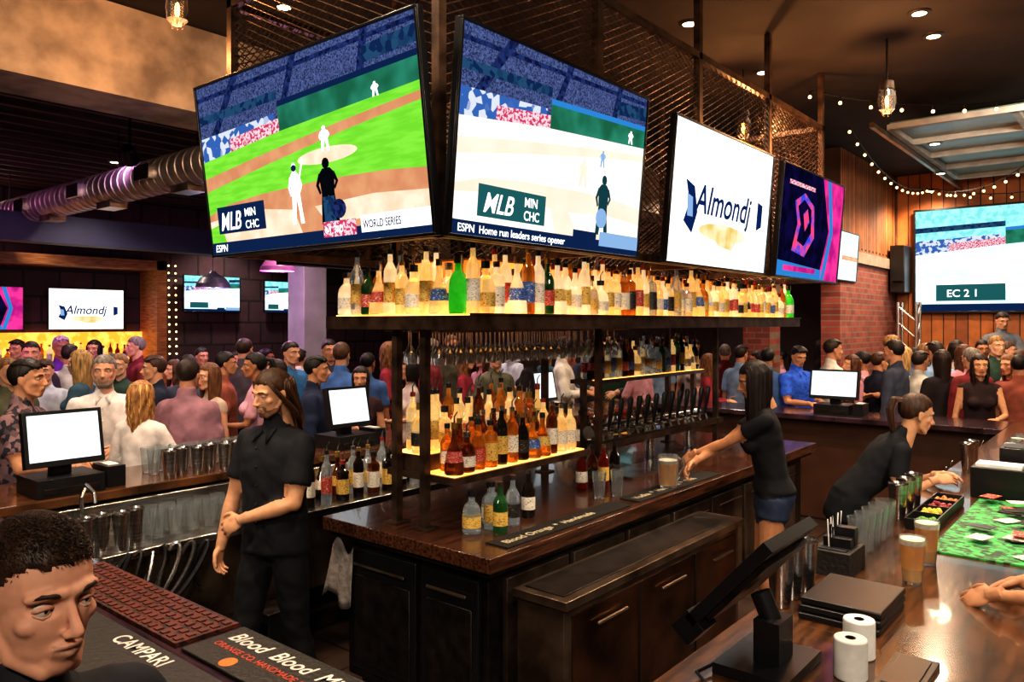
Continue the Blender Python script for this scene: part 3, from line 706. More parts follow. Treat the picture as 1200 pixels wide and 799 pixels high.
for x, y in ((9.3, 1.8), (11.2, 2.1), (8.9, -.4), (12.6, 2.5)): downlight(x, y, 3.93 if x > 8.7 else 4.25, e=330, col=(1, .72, .48), ang=150)  # downlights added to brighten the planks and far right walls
def aimed_spot(loc, aim, e, col=(1, .83, .66), ang=75, top=4.24):
    root = empty('fill_accent_spotlight', loc); d = V3(aim)-V3(loc); q = d.to_track_quat('-Z', 'Y')
    m = MB(); m.tube([(0, 0, .0), (0, 0, top-loc[2])], .012, M_black, 8); m.M = q.to_matrix().to_4x4()
    m.lathe([(0, .12), (.05, .12), (.06, .1), (.075, -.06), (.07, -.06), (.065, -.02), (0, -.02)], (0, 0, 0), M_black, 18); m.lathe([(0, -.03), (.062, -.03)], (0, 0, 0), em('spot_lens_%d' % int(col[2]*100), '#ffe2b5' if col[2] < .8 else '#d070e0', 6), 18); m.M = None
    m.obj('lamp_head', root)
    l = bpy.data.lights.new('lamp', 'SPOT'); l.energy = e*LK; l.color = col; l.spot_size = math.radians(ang); l.spot_blend = .7; l.shadow_soft_size = .2
    o = bpy.data.objects.new('lamp', l); o.parent = root; o.rotation_mode = 'QUATERNION'; o.rotation_quaternion = q; o.location = d.normalized()*.1; link(o)
aimed_spot((-1.2, -1.0, 3.7), (3.2, 3.2, 1.0), 500); aimed_spot((-1.5, 2.6, 3.7), (3.0, 5.4, 1.5), 470); aimed_spot((1.6, -2.2, 3.7), (5.5, 2.0, 1.0), 500); aimed_spot((-1.5, 1.0, 3.7), (2.0, 5.5, 3.75), 220, ang=50)  # added out of view: three frontal fill spots and one for the beam
aimed_spot((7.8, .2, 3.9), (12.0, 3.0, 2.6), 330); aimed_spot((3.0, -1.4, 3.9), (9, 1.4, 1.5), 420)  # spots added to brighten the partition and the far right end
aimed_spot((.2, 8.6, 3.6), (3.6, 10.6, 1.2), 420, (.95, .3, .85), 90, 3.97); aimed_spot((3.4, 7.6, 3.6), (5.4, 10.4, 1.4), 160, (.85, .4, 1), 90, 3.97)
def edison(e, n, z, en=30):
    x, y = site(e, n); root = empty('edison_pendant_lamp', (x, y, z)); top = 4.24 if y < 6.2 else 3.98
    m = MB(); m.tube([(0, 0, .1), (0, 0, top-z)], .008, K_B, 6); m.lathe([(0, .12), (.05, .12), (.055, .06), (.05, .05)], (0, 0, 0), M_rustmetal, 14)
    m.lathe([(.05, .05), (.062, 0), (.058, -.1), (.03, -.13), (0, -.135)], (0, 0, 0), M_glass, 14); m.ell((0, 0, -.03), (.022, .022, .045), em('filament', '#ffa040', 30), 10, 8)
    for i in range(6):
        a = i*math.pi/3; m.tube([(.06*math.cos(a), .06*math.sin(a), .05), (.068*math.cos(a), .068*math.sin(a), -.05), (.03*math.cos(a), .03*math.sin(a), -.145)], .003, M_rustmetal, 4)
    m.obj('lantern', root); point('glow', root, (0, 0, -.25), (1, .42, .14), en)
edison(2.96, 6.1, 3.78, 65); edison(2.05, 6.85, 3.76, 50); edison(-1.95, 4.5, 3.86, 50)
def dome(e, n, z, col, lc, en):
    x, y = site(e, n); root = empty('dome_pendant_lamp', (x, y, z)); m = MB()
    m.lathe([(.2, 0), (.19, .05), (.14, .12), (.05, .17), (.03, .2), (0, .2)], (0, 0, 0), mat('dome_'+col[1:], col, .4), 20); m.tube([(0, 0, .2), (0, 0, 3.97-z)], .006, K_B, 5)
    m.ell((0, 0, .04), .045, em('dome_bulb'+col[1:], col, 8)); m.obj('shade', root); point('glow', root, (0, 0, -.1), lc, en)
dome(-2.73, 9, 2.6, '#b060a8', (1, .4, .8), 30); dome(-3.6, 9.3, 2.42, '#2c2c3c', (.8, .6, 1), 25)
w = bpy.data.worlds.new('world'); sc.world = w; w.use_nodes = True; w.node_tree.nodes['Background'].inputs[0].default_value = (.05, .035, .03, 1)

# ------------------------------------------------------------------ people
def shade(c, k): return '#%02x%02x%02x' % tuple(min(255, int(int(c[i:i+2], 16)*k)) for i in (1, 3, 5))
def skin(t): return mat('skin_'+t[1:], t, .58, scale=30, col2=shade(t, .93), sss=.15, spec=.32)
def cloth(c, c2=None, sc_=9, voro=False): return mat('cloth_'+c[1:]+(c2 or '')[1:], c, .85, scale=sc_, col2=c2 or shade(c, .8), bump=.2, voro=voro, spec=.25)
def hairm(c): return mat('hair_'+c[1:], c, .55, scale=60, col2=shade(c, .5), stretch=(1, 1, .15), bump=.25, lo=.3, hi=.7, spec=.3)
M_eyew = mat('eye_white', '#cfc8c0', .25); M_iris = mat('eye_iris', '#2c1d14', .1); M_shoe = mat('shoe_leather', '#17120f', .4)
def ik(S, T, l1, l2, hint):
    d = T-S; L = min(d.length, (l1+l2)*.998); dn = d.normalized(); a = (l1*l1-l2*l2+L*L)/(2*L); h = math.sqrt(max(0, l1*l1-a*a))
    p = (hint-dn*hint.dot(dn)).normalized(); return S+dn*a+p*h, S+dn*L
def hand(m, w, d, n, right, curl, mt):
    d = d.normalized(); n = (n-d*n.dot(d)).normalized(); t = d.cross(n)*(1 if right else -1)
    R = Matrix((t, d, n)).transposed()
    m.tube([w-d*.04, w+d*.015], [.025, .024], mt, 10)
    m.ell(w+d*.048, (.040, .052, .0155), mt, 14, 9, R); m.ell(w+d*.035+t*.022, (.02, .034, .017), mt, 10, 7, R)
    for i, (o, l) in enumerate(((.030, .074), (.010, .082), (-.010, .076), (-.029, .06))):
        p = w+d*(.086-abs(i-1.2)*.004)+t*o-d*.012; pts = [p]; a = curl*.35; sp = t*(o*.12/.03)
        for k, fr in enumerate((.46, .30, .24)):
            a += curl*(.5 if k else .25); dd = (d*math.cos(a)+n*math.sin(a)+sp).normalized(); p = p+dd*l*fr; pts.append(p)
        m.tube(pts, [.0092, .0088, .0082, .0068], mt, 8, True)
    p = w+d*.02+t*.026; q = p+(d*.55+t*.75+n*.35).normalized()*.038; r = q+(d*.85+t*.35+n*.5*curl).normalized()*.03; u = r+(d*.9+n*.5*curl).normalized()*.024
    m.tube([p, q, r, u], [.014, .0115, .010, .008], mt, 8, True)
HRNG = random.Random(3)
def headmesh(out, R, c, sk, lipm, hr, style, hv, beard=None, fem=False, hl=.38):
    m = MB(); k = .94 if fem else 1; nw = HRNG.uniform(.85, 1.1); jw = HRNG.uniform(.94, 1.06); nl = HRNG.uniform(-.004, .003)
    m.ell((0, -.012, .03), (.076, .095, .086), sk, 24, 16); m.ell((0, .018, -.015), (.064*k, .069, .084), sk, 22, 14)
    m.ell((0, .020, -.052), (.056*k*jw, .060, .056), sk, 20, 14)
    m.ell((0, .050, -.082), (.033*k*jw, .034, .028), sk, 16, 10); m.tube([(0, .083, .014), (0, .097, -.012), (0, .106+nl, -.029)], [.0065, .008, .0112*nw], sk, 10, True)
    for s_ in (1, -1):
        m.ell((s_*.0105*nw, .096, -.033), (.008, .010, .0075), sk, 10, 7); m.tube([(s_*.008, .083, .024), (s_*.03, .080, .028), (s_*.05, .064, .022)], [.009, .009, .008], sk, 8, True)
        m.ell((s_*.040, .050, -.020), (.022, .022, .018), sk, 14, 10)
        m.tube([(s_*.060*k*jw, -.002, -.035), (s_*.050*k*jw, .022, -.074), (s_*.022, .060, -.094)], [.012, .013, .014], sk, 10, True)
        m.ell((s_*.076, -.008, -.004), (.007, .02, .031), sk, 12, 9, Matrix.Rotation(s_*.35, 3, 'Z')); m.ell((s_*.074, -.004, -.026), (.007, .011, .012), sk, 10, 7)
    m.ell((0, .074, -.060), (.026, .018, .022), sk, 14, 10)
    m.tube([(-.022, .0835, -.056), (-.008, .0915, -.0525), (.008, .0915, -.0525), (.022, .0835, -.056)], [.0035, .0056, .0056, .0035], sk, 8, True)
    m.tube([(-.02, .0825, -.061), (0, .0905, -.065), (.02, .0825, -.061)], [.004, .0068, .004], sk, 8, True)
    r = .047 if fem else .056
    m.tube([(0, -.02, -.03), (0, -.025, -.1), (0, -.035, -.2)], [r, r, r*1.08], sk, 16)
    V, F = vox(m, hv, 9 if hv < .004 else (5 if hv < .006 else 3))
    for s_ in (1, -1):
        d = np.sqrt(((V[:, 0]-s_*.031)/.020)**2+((V[:, 2]-.004)/.013)**2); g = np.clip(1-d*d, 0, 1)*(V[:, 1] > .03); V[:, 1] -= .011*g
    g = np.exp(-((V[:, 2]+.0585)/.0028)**2)*np.clip(1-(V[:, 0]/.026)**2, 0, 1)*(V[:, 1] > .06); V[:, 1] -= .004*g
    cen = np.array([V[list(f)].mean(0) for f in F])
    mi = [out.mi(sk), out.mi(lipm), out.mi(beard or sk)]
    idx = np.full(len(F), mi[0])
    if beard:
        ax = np.abs(cen[:, 0]); y = cen[:, 1]; z = cen[:, 2]
        edge = -.075+.42*np.clip(ax-.02, 0, .06)+.002*np.sin(z*900)
        q = (y > -.005) & (z > -.122) & ((z < edge) | ((ax < .028) & (z < -.043) & (y > .07) & (z > -.056)) | ((ax > .024) & (ax < .034) & (z < -.046)))
        idx[q] = mi[2]
    q = (np.abs(cen[:, 0]) < .0225) & (cen[:, 2] < -.0505) & (cen[:, 2] > -.071) & (cen[:, 1] > .079); idx[q] = mi[1]
    Mx = Matrix.Translation(c)@R.to_4x4()@Matrix.Diagonal((HRNG.uniform(.95, 1.02), 1, HRNG.uniform(.98, 1.03), 1)); out.M = Mx; out.addmesh(V, F, idx.tolist())
    hm = hr or sk; br = .8 if fem else 1.25
    for s_ in (1, -1):
        out.ell((s_*.031, .0652, .003), .0125, M_eyew, 14, 10); out.ell((s_*.031, .0729, .003), (.0058, .0052, .0058), M_iris, 12, 8)
        out.tube([(s_*.018, .0725, .004), (s_*.025, .0770, .0082), (s_*.033, .0772, .0092), (s_*.041, .0725, .0062), (s_*.046, .0655, .003)], [.0018, .0036, .004, .0036, .0018], sk, 8, False)
        out.tube([(s_*.019, .0725, .001), (s_*.026, .0755, -.0055), (s_*.035, .075, -.0065), (s_*.045, .066, -.001)], [.0015, .0024, .0026, .0018], sk, 8, False)
        out.tube([(s_*.013, .0865, .0225), (s_*.026, .0880, .0275), (s_*.04, .0810, .028), (s_*.052, .0680, .021)], [.0024*br, .0032*br, .0028*br, .0012], hm, 6, False)
    out.M = None
    if not hr: return
    fine = hv < .006
    h = MB(); h.ell((0, -.014, .034), (.0815, .1015, .0925), hr, 56, 40)
    hp = [(-.12, -.07), (-.05, -.05), (-.02, -.01), (.004, .014), (.022, .03), (.04, .058), (.1, .068)]
    long_ = style in ('long', 'long_wavy')
    vs = []; keep = []
    for v in h.v:
        x, y, z = v; th = np.interp(y, [a for a, b in hp], [b for a, b in hp])+.003*math.sin(x*160)
        if long_: th -= .05*(y < .035)
        f = .86 if z < th else min(1.0, .955+.045*((z-th)/.022))
        if style == 'buzz': f = min(f, .962) if z < .06 else min(f, .985)
        amp = .010*(1 if long_ or fem or style == 'tied_long' else .6)*(0 if style == 'buzz' else 1)
        n_ = 1+amp*math.sin(math.atan2(x, y+.014)*24)+amp*.6*noise.noise(V3((x*60, y*60, z*60)))
        vs.append((x*f*n_, -.014+(y+.014)*f*n_, .034+(z-.034)*f*n_))
        if z > th+.002: keep.append(vs[-1])
    h.v = vs
    out.M = Mx; out.addmesh(np.array(h.v), h.f, [out.mi(hr)]*len(h.f)); out.M = None
    guides = []; Rt = R.to_3x3()
    def G(pts, rad): guides.append(([V3(p) for p in pts], rad))
    if long_:
        for i in range(17):
            a = math.radians(-118+236*i/16); st = V3((.074*math.sin(a), -.016-.088*math.cos(a)*1.0, .035)); p = c+Rt@st
            pts = [c+Rt@V3((st.x*.8, st.y*.8, .085)), p]
            out_ = (Rt@V3((math.sin(a), -math.cos(a), 0)))
            for q_ in range(1, 8):
                w_ = .009*math.sin(q_*1.9+i*2.1) if style == 'long_wavy' else .003*math.sin(q_+i)
                pts.append(p+V3((0, 0, -hl*q_/7*(1-.25*abs(a)/2)))+out_*(.012*math.sin(q_/7*2.2)+w_)-out_*.03*(q_/7))
            G(pts, [.016, .018, .019, .019, .018, .017, .016, .013, .006])
    elif style == 'pony':
        p = c+Rt@V3((0, -.115, .06)); b = Rt@V3((0, -1, 0))
        G([p+b*-.03, p, p+b*.04+V3((0, 0, -.01)), p+b*.06+V3((0, 0, -.07)), p+b*.05+V3((0, 0, -.16)), p+b*.045+V3((0, 0, -.24))], [.02, .018, .024, .027, .02, .006])
    elif style == 'tied_long':
        b = Rt@V3((0, -1, 0))
        for i in range(7):
            a = math.radians(-80+160*i/6); st = V3((.078*math.sin(a), -.03-.078*math.cos(a), .02)); p = c+Rt@st
            q = c+Rt@V3((st.x*.7, -.1, -.09)); G([c+Rt@V3((st.x, st.y, .06)), p, q, q+b*.015+V3((0, 0, -.08)), q+V3((0, 0, -.16))], [.014, .02, .022, .02, .006])
        for s_ in (1, -1): G([c+Rt@V3((s_*.05, .05, .075)), c+Rt@V3((s_*.076, .03, .03)), c+Rt@V3((s_*.084, -.01, -.03)), c+Rt@V3((s_*.08, -.06, -.1)), c+Rt@V3((s_*.07, -.09, -.2))], [.008, .012, .015, .018, .006])
    elif style == 'bob':
        for i in range(15):
            a = math.radians(-115+230*i/14); st = V3((.078*math.sin(a), -.016-.09*math.cos(a), .03)); p = c+Rt@st
            G([c+Rt@V3((st.x*.8, st.y*.8, .08)), p, p+V3((0, 0, -.08)), p+V3((0, 0, -.15))], [.016, .02, .021, .008])
    elif style == 'short_top':
        for i in range(12):
            x = -.058+.116*i/11; G([(c+Rt@V3((x, -.06, .108-abs(x)*.35))), (c+Rt@V3((x*1.0, .0, .124-abs(x)*.45))), (c+Rt@V3((x*1.02, .045, .112-abs(x)*.4))), (c+Rt@V3((x, .078, .088-abs(x)*.3)))], [.01, .013, .013, .006])
    if guides:
        h = MB()
        for p, r in guides: h.tube(p, r, hr, 7, True)
        V0, F0 = vox(h, .008 if fine else .012, 2); out.addmesh(V0, F0, [out.mi(hr)]*len(F0))
    rr = random.Random(11)
    if fine and guides:
        h2 = mat(hr.name+'_light', HC.get(hr.name, '#554030'), .5, scale=40)
        for p, r in guides:
            for q_ in range(16):
                o_ = V3((rr.uniform(-1, 1), rr.uniform(-1, 1), rr.uniform(-.4, .4))).normalized()
                out.tube([a_+o_*b_*rr.uniform(.85, 1.2) for a_, b_ in zip(p, r)], [.002]*(len(p)-1)+[.0008], h2 if q_ % 4 == 0 else hr, 4)
    if style == 'buzz' and fine:
        h2 = mat(hr.name+'_light', HC.get(hr.name, '#554030'), .5, scale=40)
        out.M = Mx
        for q_ in range(9000):
            x, y, z = rr.choice(keep); n = V3((x/.0815**2, (y+.014)/.1015**2, (z-.034)/.0925**2)).normalized()
            p = V3((x, y, z))+V3((rr.uniform(-.006, .006), rr.uniform(-.006, .006), rr.uniform(-.006, .006))); p -= n*((p-V3((x, y, z))).dot(n)+.002)
            t_ = max(0, min(1, (z-.06)/.04)); L = .004+.010*t_; fw = V3((.25, .9, 0)) if z > .06 else V3((0, -.4, -.8)); d = (n*(.25+.15*t_)+fw+V3((rr.uniform(-.12, .12), rr.uniform(-.12, .12), rr.uniform(-.08, .08)))).normalized()
            d = (d-n*min(0, d.dot(n)-.18)).normalized()
            out.tube([p, p+d*L*.6, p+(d-n*.1)*L], [.0008, .0007, .0003], h2 if q_ % 7 == 0 else hr, 3)
        out.M = None
HC = {}

def person(name, e, n, face, H=1.75, sex='m', shirt='#222222', shirt2=None, pants='#20232c', tone='#c99272', hair='#2a1a12', style='short', sleeve=.62, lean=0,
           head=(0, 0), rh=None, lh=None, re=(.5, -.6, -.4), le=(-.5, -.6, -.4), bv=.015, hv=.007, shorts=False, beard=None, curl=.5, z0=0, rn=None, ln=None, vor=False, collar=False, roll=0, build=1.0, hl=.38, stride=0):
    x, y = site(e, n); fx = .771*face[1]+.637*face[0]; fy = .638*face[1]-.770*face[0]; yaw = math.atan2(fy, fx)-math.pi/2
    s = H/1.75; Mw = Matrix.Translation((x, y, z0))@Matrix.Rotation(yaw, 4, 'Z')@Matrix.Scale(s, 4); Mi = Mw.inverted()
    fem = sex == 'f'; sk = skin(tone); sh = cloth(shirt, shirt2, 30 if shirt2 else 9, vor); pt = cloth(pants); hr = hairm(hair) if hair else None
    if hair: HC[hr.name] = shade(hair, 1.6)
    th = math.radians(lean); by = -math.sin(th)*.12
    def B(p):
        p = V3(p)
        if p.z > .95:
            k = min(1, (p.z-.95)/.22)*th; dz = p.z-.95; dy = p.y
            p = V3((p.x, dy*math.cos(k)+dz*math.sin(k), .95+dz*math.cos(k)-dy*math.sin(k)))
        p.y += by*max(0, min(1, p.z/.9)); return p
    m = MB(); out = MB()
    def loft(S, b_, p_=.85, seg=24):
        vs = []
        for (z, rx, ry, yo) in S:
            for j in range(seg):
                a = 2*math.pi*j/seg; ca, sa = math.cos(a), math.sin(a)
                vs.append(B((rx*b_*math.copysign(abs(ca)**p_, ca), yo+ry*b_*math.copysign(abs(sa)**p_, sa), z)))
        fs = [(i*seg+j, i*seg+(j+1) % seg, (i+1)*seg+(j+1) % seg, (i+1)*seg+j) for i in range(len(S)-1) for j in range(seg)]
        fs += [tuple(range(seg))[::-1], tuple((len(S)-1)*seg+j for j in range(seg))]
        m.add(vs, fs, sk)
    if fem: S = [(.84, .15, .105, -.01), (.92, .172, .12, -.012), (1.0, .155, .105, 0), (1.08, .125, .09, 0), (1.16, .13, .092, 0), (1.26, .148, .112, .008), (1.34, .152, .1, 0), (1.40, .15, .082, -.005), (1.44, .11, .066, -.01), (1.475, .055, .052, -.012), (1.53, .046, .046, -.008)]
    else: S = [(.84, .15, .105, -.005), (.92, .168, .118, -.008), (1.0, .162, .115, 0), (1.08, .158, .112, .004), (1.16, .162, .114, .004), (1.27, .182, .124, .004), (1.35, .19, .118, 0), (1.41, .18, .098, -.005), (1.45, .125, .078, -.012), (1.48, .064, .062, -.014), (1.55, .056, .056, -.01)]
    loft(S, build)
    hem = .93 if shorts else .86
    if not fem: loft([(hem, .182, .132, -.004), (hem+.01, .183, .133, -.004), (1.0, .174, .125, 0), (1.14, .172, .12, .004), (1.27, .184, .126, .004)], build)
    else: loft([(hem+.02, .18, .128, -.008), (hem+.03, .18, .128, -.008), (1.04, .148, .1, 0), (1.2, .14, .1, .002)], build)
    sx = .16 if fem else .18; ar = .82 if fem else 1.0
    if fem:
        for q in (1, -1): m.ell(B((q*.07, .1, 1.25)), (.06, .055, .06), sk)
    segs = [('torso', B((0, 0, .93)), B((0, 0, 1.43)), .15*build), ('neck', B((0, -.012, 1.475)), B((0, 0, 1.6)), .05), ('hips', B((0, 0, .84)), B((0, 0, .93)), .16*build)]
    for q, tgt, hint, nn in ((1, rh, re, rn), (-1, lh, le, ln)):
        Sj = B((q*sx, -.005, 1.395))
        if tgt is None: T = B((q*.27, .03, .84)); T = V3((q*.26, T.y*.5+.02, T.z))
        elif tgt[0] == 'w': T = Mi@V3(tgt[1:])
        else: T = V3(tgt)
        Ej, W = ik(Sj, T, .285, .26, V3(hint))
        m.ell(Sj, .056*ar+.004, sk); m.tube([B((q*.06, -.012, 1.44)), B((q*.13, -.008, 1.425)), Sj], [.04*ar, .042*ar, .048*ar], sk, 10, True)
        m.tube([Sj, Sj.lerp(Ej, .4), Ej, Ej.lerp(W, .3), W], [.052*ar, .048*ar, .038*ar, .041*ar, .026*ar], sk, 12, True)
        if sleeve > 0:
            a_ = Sj.lerp(Ej, min(1, sleeve)); m.tube([Sj, Sj.lerp(a_, .5), a_], [.063*ar, .064*ar, .065*ar if sleeve < 1 else .052*ar], sk, 12, True if sleeve >= 1 else False)
            if sleeve > 1: m.tube([Ej, Ej.lerp(W, .95)], [.052*ar, .037*ar], sk, 12)
        segs += [('ua', Sj, Ej, .05*ar), ('fa', Ej, W, .035*ar)]
        hm = MB(); fd = (W-Ej).normalized(); nrm = V3(nn) if nn else (V3((-q, 0, -.2)) if tgt is None else V3((-q*.6, 0, -.8)))
        if abs(fd.dot(nrm.normalized())) > .95: nrm = V3((0, 1, .2))
        hand(hm, W, fd+(V3((0, 0, -.25)) if tgt is not None else V3((0, 0, 0))), nrm, q > 0, curl, sk)
        hV, hF = vox(hm, .0045 if hv < .006 else .0065, 2); out.addmesh(hV, hF, [out.mi(sk)]*len(hF))
        hx = .09; K = V3((q*.1, .03+q*stride*.5, .5)); A = V3((q*.115, -.01+q*stride, .09)); Hp = V3((q*hx, by*.9, .92)); pa = .0 if shorts else .01
        m.tube([Hp, Hp.lerp(K, .5), K], [.088, .076+pa, .056+pa], sk, 14, True); m.tube([K, K.lerp(A, .3), A], [.052+pa, .056+pa, .035+pa*1.5], sk, 12, True)
        if shorts: m.tube([Hp, Hp.lerp(K, .3)], [.1, .098], sk, 14)
        segs += [('th', Hp, K, .075), ('sn', K, A, .05), ('ft', A, A+V3((0, .12, -.05)), .04)]
        m.ell((q*.118, .06+q*stride, .042), (.044, .13, .04), sk); m.ell((q*.115, -.03+q*stride, .05), (.038, .05, .05), sk)
    V, F, N = vox(m, bv, 3, True)
    cen = np.array([V[list(f)].mean(0) for f in F]); D = []; Tt = []
    for (nm, a, b, r) in segs:
        a = np.array(a); d = np.array(b)-a; t = ((cen-a)@d)/(d@d); tc = np.clip(t, 0, 1); D.append(np.linalg.norm(cen-(a+tc[:, None]*d), axis=1)/r); Tt.append(t)
    D = np.array(D); k = D.argmin(0); Tt = np.array(Tt)
    iS, iC, iP, iF = out.mi(sk), out.mi(sh), out.mi(pt), out.mi(M_shoe); idx = []
    for j, kk in enumerate(k):
        nm = segs[kk][0]; t = Tt[kk, j]; low = Tt[0, j] < (hem-.93)/.5+.0
        if nm == 'torso': idx.append(iC if not low else iP)
        elif nm == 'hips': idx.append(iC if not low else iP)
        elif nm == 'neck': idx.append(iS)
        elif nm == 'ua': idx.append(iC if t < sleeve else iS)
        elif nm == 'fa': idx.append(iC if t < sleeve-1 else iS)
        elif nm == 'th': idx.append(iC if (not low and abs(cen[j, 0]) < .25) else (iS if shorts and t > .3 else iP))
        elif nm == 'sn': idx.append(iS if shorts else iP)
        else: idx.append(iF)
    clothv = np.zeros(len(V), bool)
    for f, i_ in zip(F, idx):
        if i_ in (iC, iP): clothv[list(f)] = True
    for f, i_ in zip(F, idx):
        if i_ in (iS,): clothv[list(f)] = False
    am = .008 if not fem else .005
    for i_ in np.nonzero(clothv)[0]:
        p = V[i_]; w_ = noise.noise(V3((p[0]*7+p[2]*4, p[1]*7, p[2]*13-p[0]*9))) + .5*noise.noise(V3((p[0]*20, p[1]*18, p[2]*22+abs(p[0])*15)))
        V[i_] += N[i_]*am*w_
    out.addmesh(V, F, idx)
    hy, hp = head
    R = (Matrix.Rotation(math.radians(hy), 3, 'Z')@Matrix.Rotation(math.radians(hp)-th*.6, 3, 'X')@Matrix.Rotation(math.radians(roll), 3, 'Y'))
    hc = B((0, .012, 1.51))+(Matrix.Rotation(-th*.6, 3, 'X')@V3((0, .01, .125)))
    headmesh(out, R, hc, sk, mat('lip_'+tone[1:]+sex, shade(tone, .84) if not fem else '#a85450', .5, scale=20), hr, style, hv, mat('beard_'+beard[1:], beard, .8, scale=150, col2=shade(beard, .7)) if beard else None, fem, hl)
    if collar:
        pts = []
        for j in range(15):
            a = math.radians(110+320*j/14); pts.append(B((.066*math.cos(a), -.008+.068*math.sin(a), 1.475-.02*(math.sin(a) > .3))))
        out.tube(pts, .012, sh, 7)
        for s_ in (1, -1):
            a = B((s_*.012, .068, 1.455)); b = B((s_*.055, .045, 1.47)); c_ = B((s_*.045, .105, 1.40)); out.add([a, b, c_, a+V3((0, .006, 0)), b+V3((0, .006, .004)), c_+V3((0, .006, 0))], [(0, 1, 2), (5, 4, 3), (0, 3, 4, 1), (1, 4, 5, 2), (2, 5, 3, 0)], sh)
        for q_ in range(5):
            z = 1.38-.09*q_; out.ell(B((0, .128*build, z)), .006, M_white if shirt > '#4' else K_B, 8, 6)
    o = out.obj(name, ang=180); o.matrix_world = Mw
    return o

person('bartender_man', -1.19, 3.88, (-.45, -.88), 1.76, 'm', '#1a1b20', pants='#15161a', tone='#cf9974', hair='#4a2e1c', style='tied_long', beard='#7a5238', sleeve=.7,
       head=(-10, -10), lh=(.02, .20, 1.05), le=(-.9, -.3, -.3), rh=(.25, .12, .86), re=(.6, -.6, 0), bv=.011, hv=.0045, ln=(0, -1, -.1), curl=.9, collar=True, stride=.13)
person('server_woman', 1.62, 4.85, (-1, .2), 1.76, 'f', '#191a1f', pants='#34405a', tone='#c48a64', hair='#241614', style='long', shorts=True, sleeve=.55, lean=8,
       head=(0, -12), rh=('w', 4.5, 2.24, 1.11), lh=('w', 4.60, 2.32, 1.13), re=(.3, 0, -1), le=(-.3, 0, -1), bv=.011, hv=.0045, curl=.9, hl=.5)
person('bartender_woman', 2.05, 4.55, (1, -.12), 1.70, 'f', '#1a1b20', pants='#1b1c22', tone='#cc9874', hair='#4a2e20', style='pony', sleeve=.6, lean=36,
       head=(5, 8), rh=('w', 4.83, .93, 1.12), lh=('w', 5.02, .95, 1.12), re=(.3, 0, -1), le=(-.3, 0, -1), bv=.011, hv=.0045, curl=.6)
person('man', -.735, 1.18, (.86, -.5), 1.70, 'm', '#26262c', pants='#20232c', tone='#cc957a', hair='#3a2619', style='buzz', sleeve=.7, head=(0, -4), bv=.012, hv=.003, collar=True)
person('customer_woman', 2.035, 2.275, (-.77, .638), 1.7, 'f', '#5a2530', pants='#20232c', tone='#bc8662', hair='#20130e', style='long', sleeve=.3, lean=14, lh=('w', 2.93, .40, 1.115), rh=('w', 3.15, .34, 1.115), hv=.0055, curl=.45)

P = person
P('man', -2.98, 4.72, (.9, .15), 1.77, 'm', '#23242e', '#7a5f62', tone='#bc8664', hair='#1e1512', style='short_top', sleeve=.7, vor=True, lh=(-.15, .3, 1.1), rh=(.15, .32, 1.12), hv=.0058)
P('man', -2.98, 5.65, (.35, -.9), 1.76, 'm', '#e4dedb', tone='#cb967a', hair='#8d857e', style='short', sleeve=1.8, beard='#9a8474', collar=True, lh=(-.12, .3, 1.12), hv=.0058)
P('woman', -2.54, 5.28, (.2, 1), 1.6, 'f', '#e8e0dc', tone='#d29c7e', hair='#b8844e', style='long_wavy', sleeve=1.8, rh=(.2, .3, 1.1), hv=.0058)
P('man', -2.36, 5.62, (.1, 1), 1.73, 'm', '#a07684', tone='#c08a6c', hair='#2b1b14', style='short', sleeve=.8, collar=True, build=1.1)
P('woman', -2.5, 6.4, (-.6, -.8), 1.66, 'f', '#d0b8a8', tone='#d29c7e', hair='#7a4e2e', style='long', sleeve=.2)
P('man', -5.2, 8.9, (.6, -.6), 1.84, 'm', '#7038a0', tone='#a8704f', hair='#c8a0c0', style='short_top', sleeve=.8, lh=(-.1, .35, 1.2))
P('man', -4.98, 8.0, (.5, -.9), 1.8, 'm', '#3c3542', tone='#d2957a', hair='#2c1b14', sleeve=.8)
P('man', -1.64, 6.42, (.95, .1), 1.72, 'm', '#222c48', tone='#c08a66', hair='#15100e', style='short_top', sleeve=1.8, lh=(-.1, .34, 1.12), collar=True)
P('man', -1.66, 7.5, (.2, .9), 1.8, 'm', '#4c72b4', tone='#c08a6c', hair='#5a3a24', sleeve=.8)
P('woman', -1.36, 6.95, (.1, -1), 1.6, 'f', '#3a2228', tone='#cf9876', hair='#241511', style='long', sleeve=.3)
P('man', -2.95, 8.5, (.2, .9), 1.82, 'm', '#5a5058', tone='#c99274', hair='#3a2418', sleeve=.8)
P('man', -2.3, 8.0, (.8, -.5), 1.8, 'm', '#3870a4', tone='#c99274', hair='#2c1b14', sleeve=.8)
P('man', 3.25, 8.8, (.35, -.9), 1.73, 'm', '#2e60d8', '#2248b0', tone='#c08a68', hair='#191210', style='short_top', sleeve=.8, head=(-10, -18), collar=True, lh=(-.12, .3, 1.1), rh=(.1, .32, 1.12), build=1.1)
P('woman', 4.69, 7.75, (-.35, -.9), 1.68, 'f', '#281a1c', tone='#cf9872', hair='#24130e', style='long_wavy', sleeve=0, lh=(-.1, .3, 1.1))
P('dj_man', 6.72, 10.6, (-.2, -1), 1.74, 'm', '#6a6f78', tone='#c99274', hair='#2c1b14', sleeve=.8, z0=.4, head=(0, -15), lh=(-.15, .35, 1.05), rh=(.15, .35, 1.05))

